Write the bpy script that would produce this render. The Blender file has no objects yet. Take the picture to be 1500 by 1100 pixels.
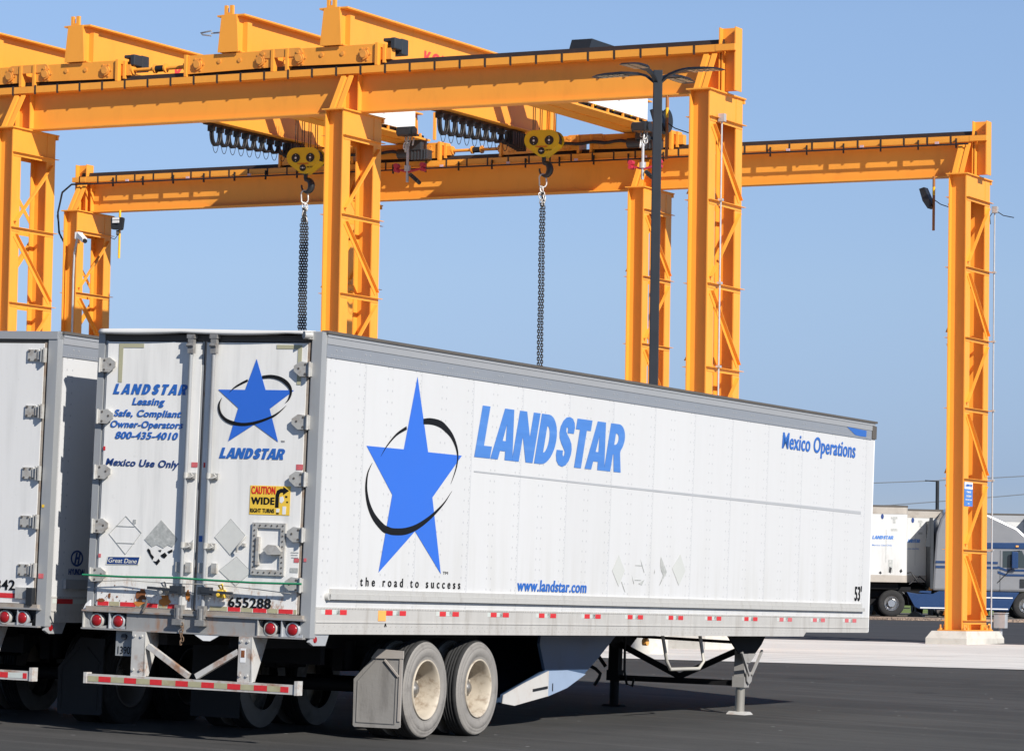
import bpy, math, random
from mathutils import Vector, Matrix
random.seed(7)
S = bpy.context.scene
COL = S.collection

# ------------------------------------------------------------------ camera
CAM_R = Matrix(((0.8884554521, -0.4587719786, 0.0132356063),
                (0.4586404547, 0.8863813498, -0.0630637449),
                (0.0172000844, 0.0620997125, 0.9979217318)))   # columns: right, forward, up
right, fwd, up = CAM_R.col[0], CAM_R.col[1], CAM_R.col[2]
cd = bpy.data.cameras.new('camera'); cam = bpy.data.objects.new('camera', cd); COL.objects.link(cam)
R3 = Matrix((right, up, -fwd)).transposed()
cam.matrix_world = Matrix.Translation((0, 0, 1.50838)) @ R3.to_4x4()
cd.sensor_width = 36.0; cd.lens = 36.0 * 5171.238 / 1500.0
cd.clip_start = 0.5; cd.clip_end = 8000
S.camera = cam

# ------------------------------------------------------------------ light
SUN = Vector((1.373, -0.709, 1.0)).normalized()
W = bpy.data.worlds.new('World'); S.world = W; W.use_nodes = True
wn = W.node_tree; bg = wn.nodes['Background']
sky = wn.nodes.new('ShaderNodeTexSky'); sky.sky_type = 'NISHITA'; sky.sun_disc = False
sky.sun_elevation = math.asin(SUN.z); sky.sun_rotation = math.atan2(SUN.x, SUN.y)
sky.altitude = 100; sky.air_density = 1.0; sky.dust_density = 0.0; sky.ozone_density = 3.0
# the clear sky, its pale band near the horizon toned to the hazy blue of the day
tcw = wn.nodes.new('ShaderNodeTexCoord'); sxw = wn.nodes.new('ShaderNodeSeparateXYZ'); rmp = wn.nodes.new('ShaderNodeValToRGB'); mxw = wn.nodes.new('ShaderNodeMix'); mxw.data_type = 'RGBA'; mxw.blend_type = 'MULTIPLY'; mxw.inputs[0].default_value = 1.0
wn.links.new(tcw.outputs['Generated'], sxw.inputs[0]); wn.links.new(sxw.outputs[2], rmp.inputs[0])
cr_ = rmp.color_ramp; cr_.elements[0].position = 0.0; cr_.elements[1].position = 1.0
for p_, c_ in ((.035, (.39, .455, .74)), (.09, (.65, .655, .815)), (.165, (.84, .82, .925)), (.35, (.72, .72, .80))): e_ = cr_.elements.new(p_); e_.color = (*c_, 1)
cr_.elements[0].color = (.375, .44, .72, 1); cr_.elements[-1].color = (.62, .62, .68, 1)
wn.links.new(sky.outputs[0], mxw.inputs[6]); wn.links.new(rmp.outputs[0], mxw.inputs[7]); wn.links.new(mxw.outputs[2], bg.inputs[0]); bg.inputs[1].default_value = 0.101
sl = bpy.data.lights.new('sun', 'SUN'); sl.energy = 5.0; sl.angle = math.radians(0.5); sl.color = (1.0, 0.955, 0.89)
so = bpy.data.objects.new('sun', sl); COL.objects.link(so)
so.rotation_euler = SUN.to_track_quat('Z', 'Y').to_euler(); so.location = (30, -20, 60)
S.view_settings.view_transform = 'Standard'; S.view_settings.look = 'None'
S.view_settings.exposure = 0.25; S.view_settings.gamma = 1.0
S.render.engine = 'CYCLES'

# ------------------------------------------------------------------ materials
class NT:
    def __init__(s, m): s.t = m.node_tree; s.n = s.t.nodes; s.l = s.t.links
    def node(s, k, **kw):
        n = s.n.new(k)
        for a, v in kw.items(): setattr(n, a, v)
        return n
    def put(s, sock, v):
        if isinstance(v, (int, float)): sock.default_value = v
        elif isinstance(v, (tuple, list)): sock.default_value = v
        else: s.l.new(v, sock)
    def m(s, op, a, b=0.0, c=0.0):
        n = s.node('ShaderNodeMath', operation=op); s.put(n.inputs[0], a); s.put(n.inputs[1], b); s.put(n.inputs[2], c); return n.outputs[0]
    def mix(s, f, a, b, bt='MIX'):
        n = s.node('ShaderNodeMix', data_type='RGBA', blend_type=bt); s.put(n.inputs[0], f); s.put(n.inputs[6], a); s.put(n.inputs[7], b); return n.outputs[2]
    def ss(s, x, a, b):
        n = s.node('ShaderNodeMapRange', interpolation_type='SMOOTHSTEP'); s.put(n.inputs[0], x); n.inputs[1].default_value = a; n.inputs[2].default_value = b; return n.outputs[0]
    def obj(s, scale=None):
        o = s.node('ShaderNodeTexCoord').outputs['Object']
        if scale is None: return o
        mp = s.node('ShaderNodeMapping'); s.l.new(o, mp.inputs[0]); mp.inputs['Scale'].default_value = scale; return mp.outputs[0]
    def noise(s, vec, sc, det=4, rough=0.55):
        n = s.node('ShaderNodeTexNoise'); s.l.new(vec, n.inputs[0]); n.inputs['Scale'].default_value = sc; n.inputs['Detail'].default_value = det; n.inputs['Roughness'].default_value = rough; return n.outputs[0]
def c4(c): return (c[0], c[1], c[2], 1.0)
MATS = {}
def mat(name, col, rough=0.5, metal=0.0, var=0.10, sc=3.0, bump=0.0, bsc=40.0, dirt=None, damt=0.0, dsc=1.5, streak=None, spec=0.5, coat=0.0, emit=None):
    if name in MATS: return MATS[name]
    m = bpy.data.materials.new(name); m.use_nodes = True; t = NT(m); b = t.n['Principled BSDF']
    v = t.obj(streak) if streak else t.obj()
    n1 = t.noise(v, sc)
    k = t.m('MULTIPLY_ADD', n1, 2 * var, 1 - var)
    cn = t.node('ShaderNodeCombineColor'); 
    for i in range(3): t.put(cn.inputs[i], t.m('MULTIPLY', k, col[i]))
    c = cn.outputs[0]
    if dirt:
        d = t.noise(t.obj(streak) if streak else t.obj(), dsc, 8, 0.65)
        c = t.mix(t.m('MULTIPLY', t.ss(d, 0.48, 0.72), damt), c, c4(dirt))
    t.l.new(c, b.inputs['Base Color'])
    t.put(b.inputs['Roughness'], t.m('MULTIPLY_ADD', n1, 0.16, max(rough - 0.08, 0.02)))
    b.inputs['Metallic'].default_value = metal; b.inputs['Specular IOR Level'].default_value = spec
    b.inputs['Coat Weight'].default_value = coat
    if bump > 0:
        bn = t.node('ShaderNodeBump'); bn.inputs['Strength'].default_value = bump; bn.inputs['Distance'].default_value = 0.02
        t.l.new(t.noise(t.obj(), bsc, 5, 0.6), bn.inputs['Height']); t.l.new(bn.outputs[0], b.inputs['Normal'])
    if emit: b.inputs['Emission Color'].default_value = c4(emit); b.inputs['Emission Strength'].default_value = 1
    MATS[name] = m; return m
ORANGE = mat('crane_paint', (0.86, 0.345, 0.042), 0.42, var=.05, sc=1.1, dirt=(0.5, 0.19, 0.03), damt=0.16, dsc=2.4, streak=(1, 1, .35))
ORANGE_D = mat('crane_paint_dull', (0.74, 0.30, 0.05), 0.5, var=0.10, sc=2.0, dirt=(0.2, 0.09, 0.03), damt=0.35)
YELLOW = mat('hook_yellow', (0.72, 0.47, 0.012), 0.4, var=0.08, sc=3)
ROD_Y = mat('rod_yellow', (0.85, 0.48, 0.01), 0.45)
ROD_B = mat('rod_brown', (0.32, 0.12, 0.03), 0.6)
RAIL = mat('rail_steel', (0.06, 0.04, 0.033), 0.5, metal=0.3, var=.3)
BLACK = mat('black_rubber', (0.012, 0.012, 0.014), 0.5, var=.2)
BLACKP = mat('black_paint', (0.017, 0.019, 0.022), 0.4, var=.2, sc=6)
DGREY = mat('motor_grey', (0.03, 0.035, 0.042), 0.5, var=.2)
UNDER = mat('chassis_and_shade_black', (0.010, 0.010, 0.011), 0.7, var=.35, sc=4, dirt=(.03, .027, .024), damt=.5, spec=.2)
STEEL = mat('galvanised_steel', (0.50, 0.51, 0.52), 0.42, metal=0.35, var=.15, sc=8)
CHAIN = mat('chain_steel', (0.022, 0.022, 0.023), 0.5, metal=0.1, var=.3, sc=20)
CHAINL = mat('chain_bright', (0.62, 0.62, 0.60), 0.4, metal=0.3, var=.2, sc=20)
HINGE = mat('hinge_zinc', (0.46, 0.45, 0.42), 0.5, metal=0.15, var=.2, sc=14, dirt=(.22, .15, .09), damt=.55, dsc=9)
ALU = mat('aluminium_rail', (0.40, 0.405, 0.41), 0.42, metal=0.25, var=.08, sc=3, dirt=(.33, .33, .33), damt=.4, dsc=3, streak=(1, 1, 4))
ALU_D = mat('aluminium_panel_grey', (0.29, 0.31, 0.34), 0.45, metal=0.2, var=.08, sc=3, dirt=(.25, .26, .28), damt=.4, dsc=3)
POST = mat('frame_grey', (0.345, 0.355, 0.36), 0.45, metal=0.15, var=.1, sc=5, dirt=(.24, .2, .17), damt=.35, dsc=4, streak=(1, 1, .4))
SILL = mat('weathered_sill', (0.33, 0.29, 0.245), 0.7, var=.2, sc=9, dirt=(.22, .12, .06), damt=.8, dsc=5)
BUMPER = mat('bumper_grey', (0.28, 0.28, 0.275), 0.6, var=.15, sc=4, dirt=(.30, .13, .045), damt=.85, dsc=3.2, streak=(1.5, 1, .6))
GUARD = mat('guard_white', (0.50, 0.49, 0.465), 0.55, var=.14, sc=6, dirt=(.28, .13, .06), damt=.9, dsc=5)
SEAM = mat('door_seal', (0.10, 0.09, 0.08), 0.8, var=.2)
DOORP = None
RED = mat('reflective_red', (0.62, 0.03, 0.035), 0.4, var=.25, sc=30)
REDP = mat('reflective_red_faded', (0.60, 0.13, 0.14), 0.5, var=.2, sc=40)
WTAPE = mat('reflective_silver', (0.56, 0.60, 0.56), 0.4, var=.1, sc=30)
OLIVE = mat('reflective_olive', (0.40, 0.38, 0.24), 0.55, var=.15, sc=12, dirt=(.3, .2, .1), damt=.5, dsc=8)
LENS = mat('lamp_lens_red', (0.30, 0.010, 0.014), 0.25, var=.15, sc=30)
AMBER = mat('amber', (0.95, 0.42, 0.10), 0.5, var=.08)
BLUE = mat('emblem_blue', (0.030, 0.145, 0.62), 0.42, var=.03, sc=2)
BLUE_L = mat('lettering_blue', (0.065, 0.205, 0.56), 0.45, var=.10, sc=7, streak=(1, .25, 3), dirt=(.15, .32, .66), damt=.35, dsc=3)
BLUE_T = mat('text_blue', (0.025, 0.13, 0.46), 0.45, var=.08)
NAVY = mat('navy_ink', (0.012, 0.045, 0.19), 0.45, var=.1)
INK = mat('black_ink', (0.009, 0.010, 0.012), 0.7, var=.1, spec=.15)
FAINT = mat('faded_grey_decal', (0.64, 0.64, 0.60), 0.6, var=.10, sc=16)
FAINT2 = mat('worn_grey_decal', (0.40, 0.41, 0.39), 0.6, var=.4, sc=26, dirt=(.66, .65, .62), damt=.8, dsc=14)
CREAM_EDGE = mat('sticker_cream', (0.80, 0.78, 0.66), 0.5)
STICKY = mat('sticker_yellow', (0.86, 0.56, 0.06), 0.5, var=.08, sc=14)
STICKR = mat('sticker_red', (0.62, 0.02, 0.02), 0.5)
WHITE = mat('white_paint', (0.80, 0.80, 0.79), 0.4, var=.03, sc=3)
RUST = mat('rust', (0.21, 0.07, 0.022), 0.85, var=.5, sc=25)
RUST2 = mat('rust_orange', (0.55, 0.20, 0.04), 0.8, var=.4, sc=22)
GREEN = mat('green_strap', (0.02, 0.22, 0.10), 0.5, var=.2, sc=12)
TREAD = mat('tyre_tread', (0.022, 0.022, 0.022), 0.9, var=.3, sc=20, dirt=(.05, .048, .045), damt=.5, dsc=8)
SIDEW = mat('tyre_sidewall', (0.25, 0.235, 0.215), 0.85, var=.15, sc=12, dirt=(.14, .13, .12), damt=.7, dsc=6, bump=.3, bsc=60)
RIMM = mat('rim_cream', (0.50, 0.44, 0.35), 0.5, var=.14, sc=9, dirt=(.20, .14, .09), damt=.8, dsc=6)
CHROME = mat('polished_hub', (0.7, 0.7, 0.7), 0.2, metal=0.9)
FLAP = mat('mudflap_dusty', (0.30, 0.285, 0.265), 0.8, var=.08, sc=6, dirt=(.14, .13, .12), damt=.6, dsc=3, streak=(2, 1, .4), bump=.15, bsc=20)
FLAPD = mat('mudflap_dark', (0.025, 0.025, 0.026), 0.8, var=.15, sc=6)
FAIR = mat('fairing_white', (0.54, 0.525, 0.50), 0.5, var=.06, sc=3, dirt=(.45, .36, .3), damt=.45, dsc=5)
CONC = mat('pedestal_concrete', (0.56, 0.53, 0.47), 0.85, var=.12, sc=5, dirt=(.36, .32, .26), damt=.5, dsc=3, bump=.2, bsc=30)
REDC = mat('clamp_red', (0.50, 0.03, 0.06), 0.45)
LED = mat('led_panel', (0.45, 0.40, 0.30), 0.3, var=.3, sc=30)
POLE = mat('pole_dark_blue', (0.007, 0.011, 0.018), 0.5, var=.2, sc=3)
GLASS = mat('cab_glass', (0.035, 0.05, 0.055), 0.06, var=.1, spec=.8)
GLASSL = mat('windscreen_glass', (0.30, 0.36, 0.36), 0.08, var=.3, sc=3, spec=.8)
CABS = mat('cab_silver', (0.29, 0.29, 0.295), 0.32, metal=0.35, var=.05, coat=.4)
CABB = mat('cab_blue', (0.010, 0.040, 0.125), 0.28, var=.06, coat=.6)
DIRTW = mat('old_trailer_white', (0.62, 0.62, 0.60), 0.5, var=.05, sc=3, dirt=(.40, .38, .34), damt=.6, dsc=1.2, streak=(1, 1, .3))
DIRTB = mat('old_trailer_base', (0.42, 0.38, 0.33), 0.6, var=.15, sc=5, dirt=(.2, .16, .12), damt=.6)

def panel_mat():
    m = bpy.data.materials.new('riveted_white_panel'); m.use_nodes = True; t = NT(m); b = t.n['Principled BSDF']
    o = t.obj(); sp = t.node('ShaderNodeSeparateXYZ'); t.l.new(o, sp.inputs[0]); y, z = sp.outputs[1], sp.outputs[2]
    def rows(off, period, zper, rad, zoff=0.0):
        fy = t.m('ABSOLUTE', t.m('SUBTRACT', t.m('WRAP', t.m('SUBTRACT', y, off - period / 2), period, 0.0), period / 2))
        fz = t.m('ABSOLUTE', t.m('SUBTRACT', t.m('WRAP', t.m('SUBTRACT', z, zoff), zper, 0.0), zper / 2))
        d = t.m('SQRT', t.m('ADD', t.m('MULTIPLY', fy, fy), t.m('MULTIPLY', fz, fz)))
        return t.m('SUBTRACT', 1.0, t.ss(d, rad * .55, rad * 1.3))
    a = rows(0.925, 0.621, 0.118, 0.013); c = rows(0.82, 0.621, 0.118, 0.013); e = rows(0.940, 1.242, 0.059, 0.010)
    dots = t.m('MAXIMUM', t.m('MAXIMUM', a, c), e)
    sy = t.m('ABSOLUTE', t.m('SUBTRACT', t.m('WRAP', t.m('SUBTRACT', y, 0.96 - .621), 1.242, 0.0), .621))
    seam = t.m('SUBTRACT', 1.0, t.ss(sy, 0.003, 0.009))
    wn_ = t.node('ShaderNodeTexWhiteNoise', noise_dimensions='1D'); t.put(wn_.inputs['W'], t.m('FLOOR', t.m('DIVIDE', t.m('SUBTRACT', y, .96), 1.242)))
    pk = t.m('MULTIPLY_ADD', wn_.outputs[0], 0.035, 0.965)
    n1 = t.noise(t.obj((1, 3.0, .35)), 1.6, 6, .6)
    low = t.m('SUBTRACT', 1.0, t.ss(z, 1.35, 2.5))
    grime = t.m('MULTIPLY', t.ss(n1, .38, .72), t.m('MULTIPLY_ADD', low, .32, .07))
    cc = t.node('ShaderNodeCombineColor')
    for i, v in enumerate((.635, .635, .63)): t.put(cc.inputs[i], t.m('MULTIPLY', pk, v))
    col = t.mix(grime, cc.outputs[0], (.47, .46, .42, 1))
    col = t.mix(t.m('MULTIPLY', dots, 0.38), col, (.22, .23, .25, 1))
    col = t.mix(t.m('MULTIPLY', seam, 0.34), col, (.30, .32, .34, 1))
    t.l.new(col, b.inputs['Base Color']); t.put(b.inputs['Roughness'], t.m('MULTIPLY_ADD', n1, .2, .32))
    bn = t.node('ShaderNodeBump'); bn.inputs['Strength'].default_value = .25; bn.inputs['Distance'].default_value = .02
    h = t.m('ADD', t.noise(t.obj((1, .8, .5)), 1.5, 3), t.m('MULTIPLY', dots, .15)); t.l.new(h, bn.inputs['Height']); t.l.new(bn.outputs[0], b.inputs['Normal'])
    return m
PANEL = panel_mat()
def door_mat(name, base, grime_amt, rust_amt):
    m = bpy.data.materials.new(name); m.use_nodes = True; t = NT(m); b = t.n['Principled BSDF']
    sp = t.node('ShaderNodeSeparateXYZ'); t.l.new(t.obj(), sp.inputs[0]); z = sp.outputs[2]
    n1 = t.noise(t.obj((3.5, 1, .3)), 1.7, 7, .62); n2 = t.noise(t.obj(), 9, 6, .7); n3 = t.noise(t.obj((2.2, 1, 1)), 5.5, 8, .7)
    low = t.m('SUBTRACT', 1.0, t.ss(z, 1.3, 1.75))
    c = t.mix(t.m('MULTIPLY', t.ss(n1, .42, .75), grime_amt), c4(base), (.46, .46, .44, 1))
    c = t.mix(t.m('MULTIPLY', t.ss(n2, .60, .74), .22), c, (.40, .40, .37, 1))
    c = t.mix(t.m('MULTIPLY', t.m('MULTIPLY', t.ss(n3, .52, .66), low), rust_amt), c, (.36, .17, .07, 1))
    t.l.new(c, b.inputs['Base Color']); b.inputs['Roughness'].default_value = .5
    return m
DOORM = door_mat('weathered_door_white', (.83, .815, .775), .45, 1.0)
DOORG = door_mat('plain_door_grey_white', (.76, .75, .725), .3, .15)
def ground_mat(name, base, lo, hi, speck=0.0, streak=(1, 1, 1), sc=(.12, 1.3, 60), rough=.85, bump=.25, stain=None, joints=0, tracks=0):
    m = bpy.data.materials.new(name); m.use_nodes = True; t = NT(m); b = t.n['Principled BSDF']
    a = t.noise(t.obj(streak), sc[0], 5, .6); bb = t.noise(t.obj(streak), sc[1], 6, .65); c_ = t.noise(t.obj(), sc[2], 3, .6)
    k = t.m('ADD', t.m('ADD', t.m('MULTIPLY', a, .45), t.m('MULTIPLY', bb, .30)), t.m('MULTIPLY', c_, .25))
    f = t.ss(k, .34, .66)
    col = t.mix(f, c4([v * lo for v in base]), c4([v * hi for v in base]))
    if stain:
        n = t.noise(t.obj((.25, 1.2, 1)), .9, 8, .7); col = t.mix(t.m('MULTIPLY', t.ss(n, .53, .68), stain[3]), col, c4(stain))
    if speck:
        v = t.node('ShaderNodeTexVoronoi'); t.l.new(t.obj(), v.inputs[0]); v.inputs['Scale'].default_value = 2.6
        w = t.node('ShaderNodeTexWhiteNoise'); t.l.new(v.outputs['Position'], w.inputs['Vector'])
        s_ = t.m('MULTIPLY', t.m('LESS_THAN', v.outputs['Distance'], .065), t.m('GREATER_THAN', w.outputs[0], .62))
        col = t.mix(t.m('MULTIPLY', s_, speck), col, (.42, .42, .40, 1))
    if joints:
        sp = t.node('ShaderNodeSeparateXYZ'); t.l.new(t.obj(), sp.inputs[0])
        jx = t.m('ABSOLUTE', t.m('SUBTRACT', t.m('WRAP', sp.outputs[0], joints, 0.0), joints / 2)); jy = t.m('ABSOLUTE', t.m('SUBTRACT', t.m('WRAP', t.m('SUBTRACT', sp.outputs[1], 57.95 - 2.4), 4.8, 0.0), 2.4))
        jn = t.m('SUBTRACT', 1.0, t.ss(t.m('MINIMUM', jx, jy), .01, .03)); col = t.mix(t.m('MULTIPLY', jn, .55), col, (.22, .20, .18, 1))
        tm_ = t.noise(t.obj((.12, 1.1, 1)), 1.1, 3, .5); band = t.m('SUBTRACT', 1.0, t.ss(t.m('ABSOLUTE', t.m('SUBTRACT', tm_, .5)), .004, .016)); col = t.mix(t.m('MULTIPLY', band, .38), col, (.30, .26, .23, 1))
    if tracks:
        tm_ = t.noise(t.obj((.10, .9, 1)), .55, 2, .4); band = t.m('SUBTRACT', 1.0, t.ss(t.m('ABSOLUTE', t.m('SUBTRACT', tm_, .52)), .004, .022)); col = t.mix(t.m('MULTIPLY', band, tracks), col, (.10, .095, .09, 1))
        oil = t.noise(t.obj(), .8, 5, .6); col = t.mix(t.m('MULTIPLY', t.ss(oil, .62, .72), .45), col, (.028, .027, .026, 1))
    t.l.new(col, b.inputs['Base Color']); b.inputs['Roughness'].default_value = rough; b.inputs['Specular IOR Level'].default_value = .3
    bn = t.node('ShaderNodeBump'); bn.inputs['Strength'].default_value = bump; bn.inputs['Distance'].default_value = .015
    t.l.new(t.noise(t.obj(), sc[2], 4, .7), bn.inputs['Height']); t.l.new(bn.outputs[0], b.inputs['Normal'])
    return m
ASPH = ground_mat('asphalt', (.060, .0585, .055), .72, 1.28, speck=.8, streak=(.5, 1.6, 1), sc=(.22, 2.2, 70), tracks=.4, bump=.9)
ASPH2 = ground_mat('asphalt_far', (.052, .052, .054), .8, 1.2, speck=.3, streak=(.25, 1.6, 1), sc=(.3, 2, 40))
SLABM = ground_mat('concrete_slab', (.73, .70, .645), .88, 1.08, streak=(.25, 1.2, 1), sc=(.25, 1.6, 30), stain=(.50, .46, .41, .6), joints=4.6)
GRAVEL = ground_mat('gravel', (.27, .20, .15), .45, 1.5, sc=(.5, 4, 9), bump=1.0)
DIRT = ground_mat('yard_dirt', (.20, .18, .15), .7, 1.2, sc=(.1, 1, 10))
GRASSM = ground_mat('grass', (.16, .21, .05), .6, 1.4, sc=(.2, 3, 30))

# ------------------------------------------------------------------ mesh building
class MB:
    def __init__(s): s.v = []; s.f = []; s.sm = []; s.mi = []; s.cur = 0
    def add(s, vs, fs, smooth=False):
        o = len(s.v); s.v += [tuple(v) for v in vs]
        for f in fs: s.f.append([i + o for i in f]); s.sm.append(smooth); s.mi.append(s.cur)
        return s
    def box(s, x0, x1, y0, y1, z0, z1):
        v = [(x, y, z) for z in (z0, z1) for y in (y0, y1) for x in (x0, x1)]
        return s.add(v, [(0, 2, 3, 1), (4, 5, 7, 6), (0, 1, 5, 4), (2, 6, 7, 3), (0, 4, 6, 2), (1, 3, 7, 5)])
    def bar(s, a, b, w, h, upv=(0, 0, 1)):
        a, b = Vector(a), Vector(b); d = (b - a).normalized(); u = Vector(upv); r = d.cross(u)
        if r.length < 1e-4: r = d.cross(Vector((1, 0, 0)))
        r.normalize(); u = r.cross(d).normalized(); v = []
        for p in (a, b):
            for i, j in ((-1, -1), (1, -1), (1, 1), (-1, 1)): v.append(p + r * (i * w / 2) + u * (j * h / 2))
        return s.add(v, [(3, 2, 1, 0), (4, 5, 6, 7), (0, 1, 5, 4), (1, 2, 6, 5), (2, 3, 7, 6), (3, 0, 4, 7)])
    def cyl(s, a, b, r, n=16, r2=None, caps=True):
        a, b = Vector(a), Vector(b); r2 = r if r2 is None else r2; d = (b - a).normalized()
        t = Vector((0, 0, 1)) if abs(d.z) < .9 else Vector((1, 0, 0)); u = d.cross(t).normalized(); w = d.cross(u)
        v = []
        for p, rr in ((a, r), (b, r2)):
            for i in range(n):
                an = 2 * math.pi * i / n; v.append(p + (u * math.cos(an) + w * math.sin(an)) * rr)
        s.add(v, [(i, (i + 1) % n, (i + 1) % n + n, i + n) for i in range(n)], True)
        if caps:
            o = v; s.add(o[:n], [tuple(range(n))[::-1]]); s.add(o[n:], [tuple(range(n))])
        return s
    def tube(s, pts, r, n=8, closed=False):
        P = [Vector(p) for p in pts]; m = len(P); rr = r if isinstance(r, (list, tuple)) else [r] * m
        v = []; ref = None
        for i, p in enumerate(P):
            if closed: d = P[(i + 1) % m] - P[i - 1]
            else: d = P[min(i + 1, m - 1)] - P[max(i - 1, 0)]
            d.normalize()
            if ref is None: ref = Vector((0, 0, 1)) if abs(d.z) < .8 else Vector((1, 0, 0))
            u = (ref - d * ref.dot(d)).normalized(); ref = u; w = d.cross(u)
            for k in range(n):
                an = 2 * math.pi * k / n; v.append(p + (u * math.cos(an) + w * math.sin(an)) * rr[i])
        fs = []
        for i in range(m if closed else m - 1):
            j = (i + 1) % m
            for k in range(n): fs.append((i * n + k, i * n + (k + 1) % n, j * n + (k + 1) % n, j * n + k))
        s.add(v, fs, True)
        if not closed: s.add(v[:n], [tuple(range(n))[::-1]]); s.add(v[-n:], [tuple(range(n))])
        return s
    def lathe(s, prof, o, ax, n=40, smooth=True):
        o = Vector(o); d = Vector(ax).normalized(); t = Vector((0, 0, 1)) if abs(d.z) < .9 else Vector((1, 0, 0)); u = d.cross(t).normalized(); w = d.cross(u)
        v = []
        for (h, r) in prof:
            for i in range(n):
                an = 2 * math.pi * i / n; v.append(o + d * h + (u * math.cos(an) + w * math.sin(an)) * r)
        fs = []
        for j in range(len(prof) - 1):
            for i in range(n): fs.append((j * n + i, j * n + (i + 1) % n, (j + 1) * n + (i + 1) % n, (j + 1) * n + i))
        return s.add(v, fs, smooth)
    def prism(s, pts, o, U, V, d):
        """polygon pts (u,v) in plane o+uU+vV, extruded by vector d"""
        o, U, V, d = Vector(o), Vector(U), Vector(V), Vector(d); n = len(pts)
        a = [o + U * p[0] + V * p[1] for p in pts]; v = a + [p + d for p in a]
        flip = U.cross(V).dot(d) > 0
        area = sum(pts[i][0] * pts[(i + 1) % n][1] - pts[(i + 1) % n][0] * pts[i][1] for i in range(n))
        if area < 0: flip = not flip
        f = [tuple(range(n)), tuple(range(2 * n - 1, n - 1, -1))] + [(i, i + n, (i + 1) % n + n, (i + 1) % n) for i in range(n)]
        if flip: f = [q[::-1] for q in f]
        return s.add(v, f)
    def build_each(s, name, m, parent=None):
        """every separate piece becomes an object of its own"""
        par = list(range(len(s.v)))
        def fd(a):
            while par[a] != a: par[a] = par[par[a]]; a = par[a]
            return a
        key = {}
        for i, v in enumerate(s.v):
            k = (round(v[0], 5), round(v[1], 5), round(v[2], 5))
            if k in key: par[fd(i)] = fd(key[k])
            else: key[k] = i
        for f in s.f:
            for i in f[1:]: par[fd(i)] = fd(f[0])
        grp = {}
        for j, f in enumerate(s.f): grp.setdefault(fd(f[0]), []).append(j)
        out = []
        for js in grp.values():
            q = MB(); mp = {}
            for j in js:
                for i in s.f[j]:
                    if i not in mp: mp[i] = len(q.v); q.v.append(s.v[i])
                q.f.append([mp[i] for i in s.f[j]]); q.sm.append(s.sm[j]); q.mi.append(s.mi[j])
            out.append(q.build(name, m, parent))
        return out
    def build(s, name, m, parent=None, bevel=0.0, label=None):
        me = bpy.data.meshes.new(name); me.from_pydata(s.v, [], s.f); me.update()
        me.polygons.foreach_set('use_smooth', s.sm)
        ms = m if isinstance(m, (list, tuple)) else [m]
        for q in ms: me.materials.append(q)
        if len(ms) > 1: me.polygons.foreach_set('material_index', s.mi)
        o = bpy.data.objects.new(name, me); COL.objects.link(o)
        if parent: o.parent = parent
        if bevel:
            b = o.modifiers.new('bevel', 'BEVEL'); b.width = bevel; b.segments = 2; b.limit_method = 'ANGLE'
        if label: o['label'] = label
        return o
def tag(o, label=None, cat=None, group=None, kind=None):
    if label: o['label'] = label
    if cat: o['category'] = cat
    if group: o['group'] = group
    if kind: o['kind'] = kind
    return o
def thing(name, label, cat, loc=(0, 0, 0), rz=0.0, group=None):
    o = bpy.data.objects.new(name, None); COL.objects.link(o); o.location = loc; o.rotation_euler = (0, 0, rz); o.empty_display_size = .2
    return tag(o, label, cat, group)
KIDS = {}
def copy_tree(o, parent=None):
    c = o.copy(); COL.objects.link(c)
    if parent: c.parent = parent
    for ch in [x for x in bpy.data.objects if x.parent == o]: copy_tree(ch, c)
    return c

# ------------------------------------------------------------------ lettering
_H = {}
def curve_mesh(cu):
    ob = bpy.data.objects.new('t', cu); COL.objects.link(ob)
    me = bpy.data.meshes.new_from_object(ob.evaluated_get(bpy.context.evaluated_depsgraph_get()))
    bpy.data.objects.remove(ob); bpy.data.curves.remove(cu); return me
def text_mesh(s, bold, shear, spacing=1.0, ext=0.0):
    cu = bpy.data.curves.new('t', 'FONT'); cu.body = s; cu.size = 1; cu.offset = bold; cu.shear = shear; cu.space_character = spacing; cu.resolution_u = 5
    cu.extrude = ext; return curve_mesh(cu)
def place(me, name, m, parent, o, U, V, N, su, sv, u0, lift, label=None):
    o, U, V, N = Vector(o), Vector(U), Vector(V), Vector(N)
    for v in me.vertices:
        p = o + U * ((v.co.x - u0) * su) + V * (v.co.y * sv) + N * (lift + (0.0015 + (v.co.z - .01) * 2 if v.co.z > 0 else 0)); v.co = p
    me.materials.clear(); me.materials.append(m)
    ob = bpy.data.objects.new(name, me); COL.objects.link(ob); ob.parent = parent
    if label: ob['label'] = label
    return ob
REAR = dict(U=(1, 0, 0), V=(0, 0, 1), N=(0, -1, 0)); SIDE = dict(U=(0, 1, 0), V=(0, 0, 1), N=(1, 0, 0))
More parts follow.
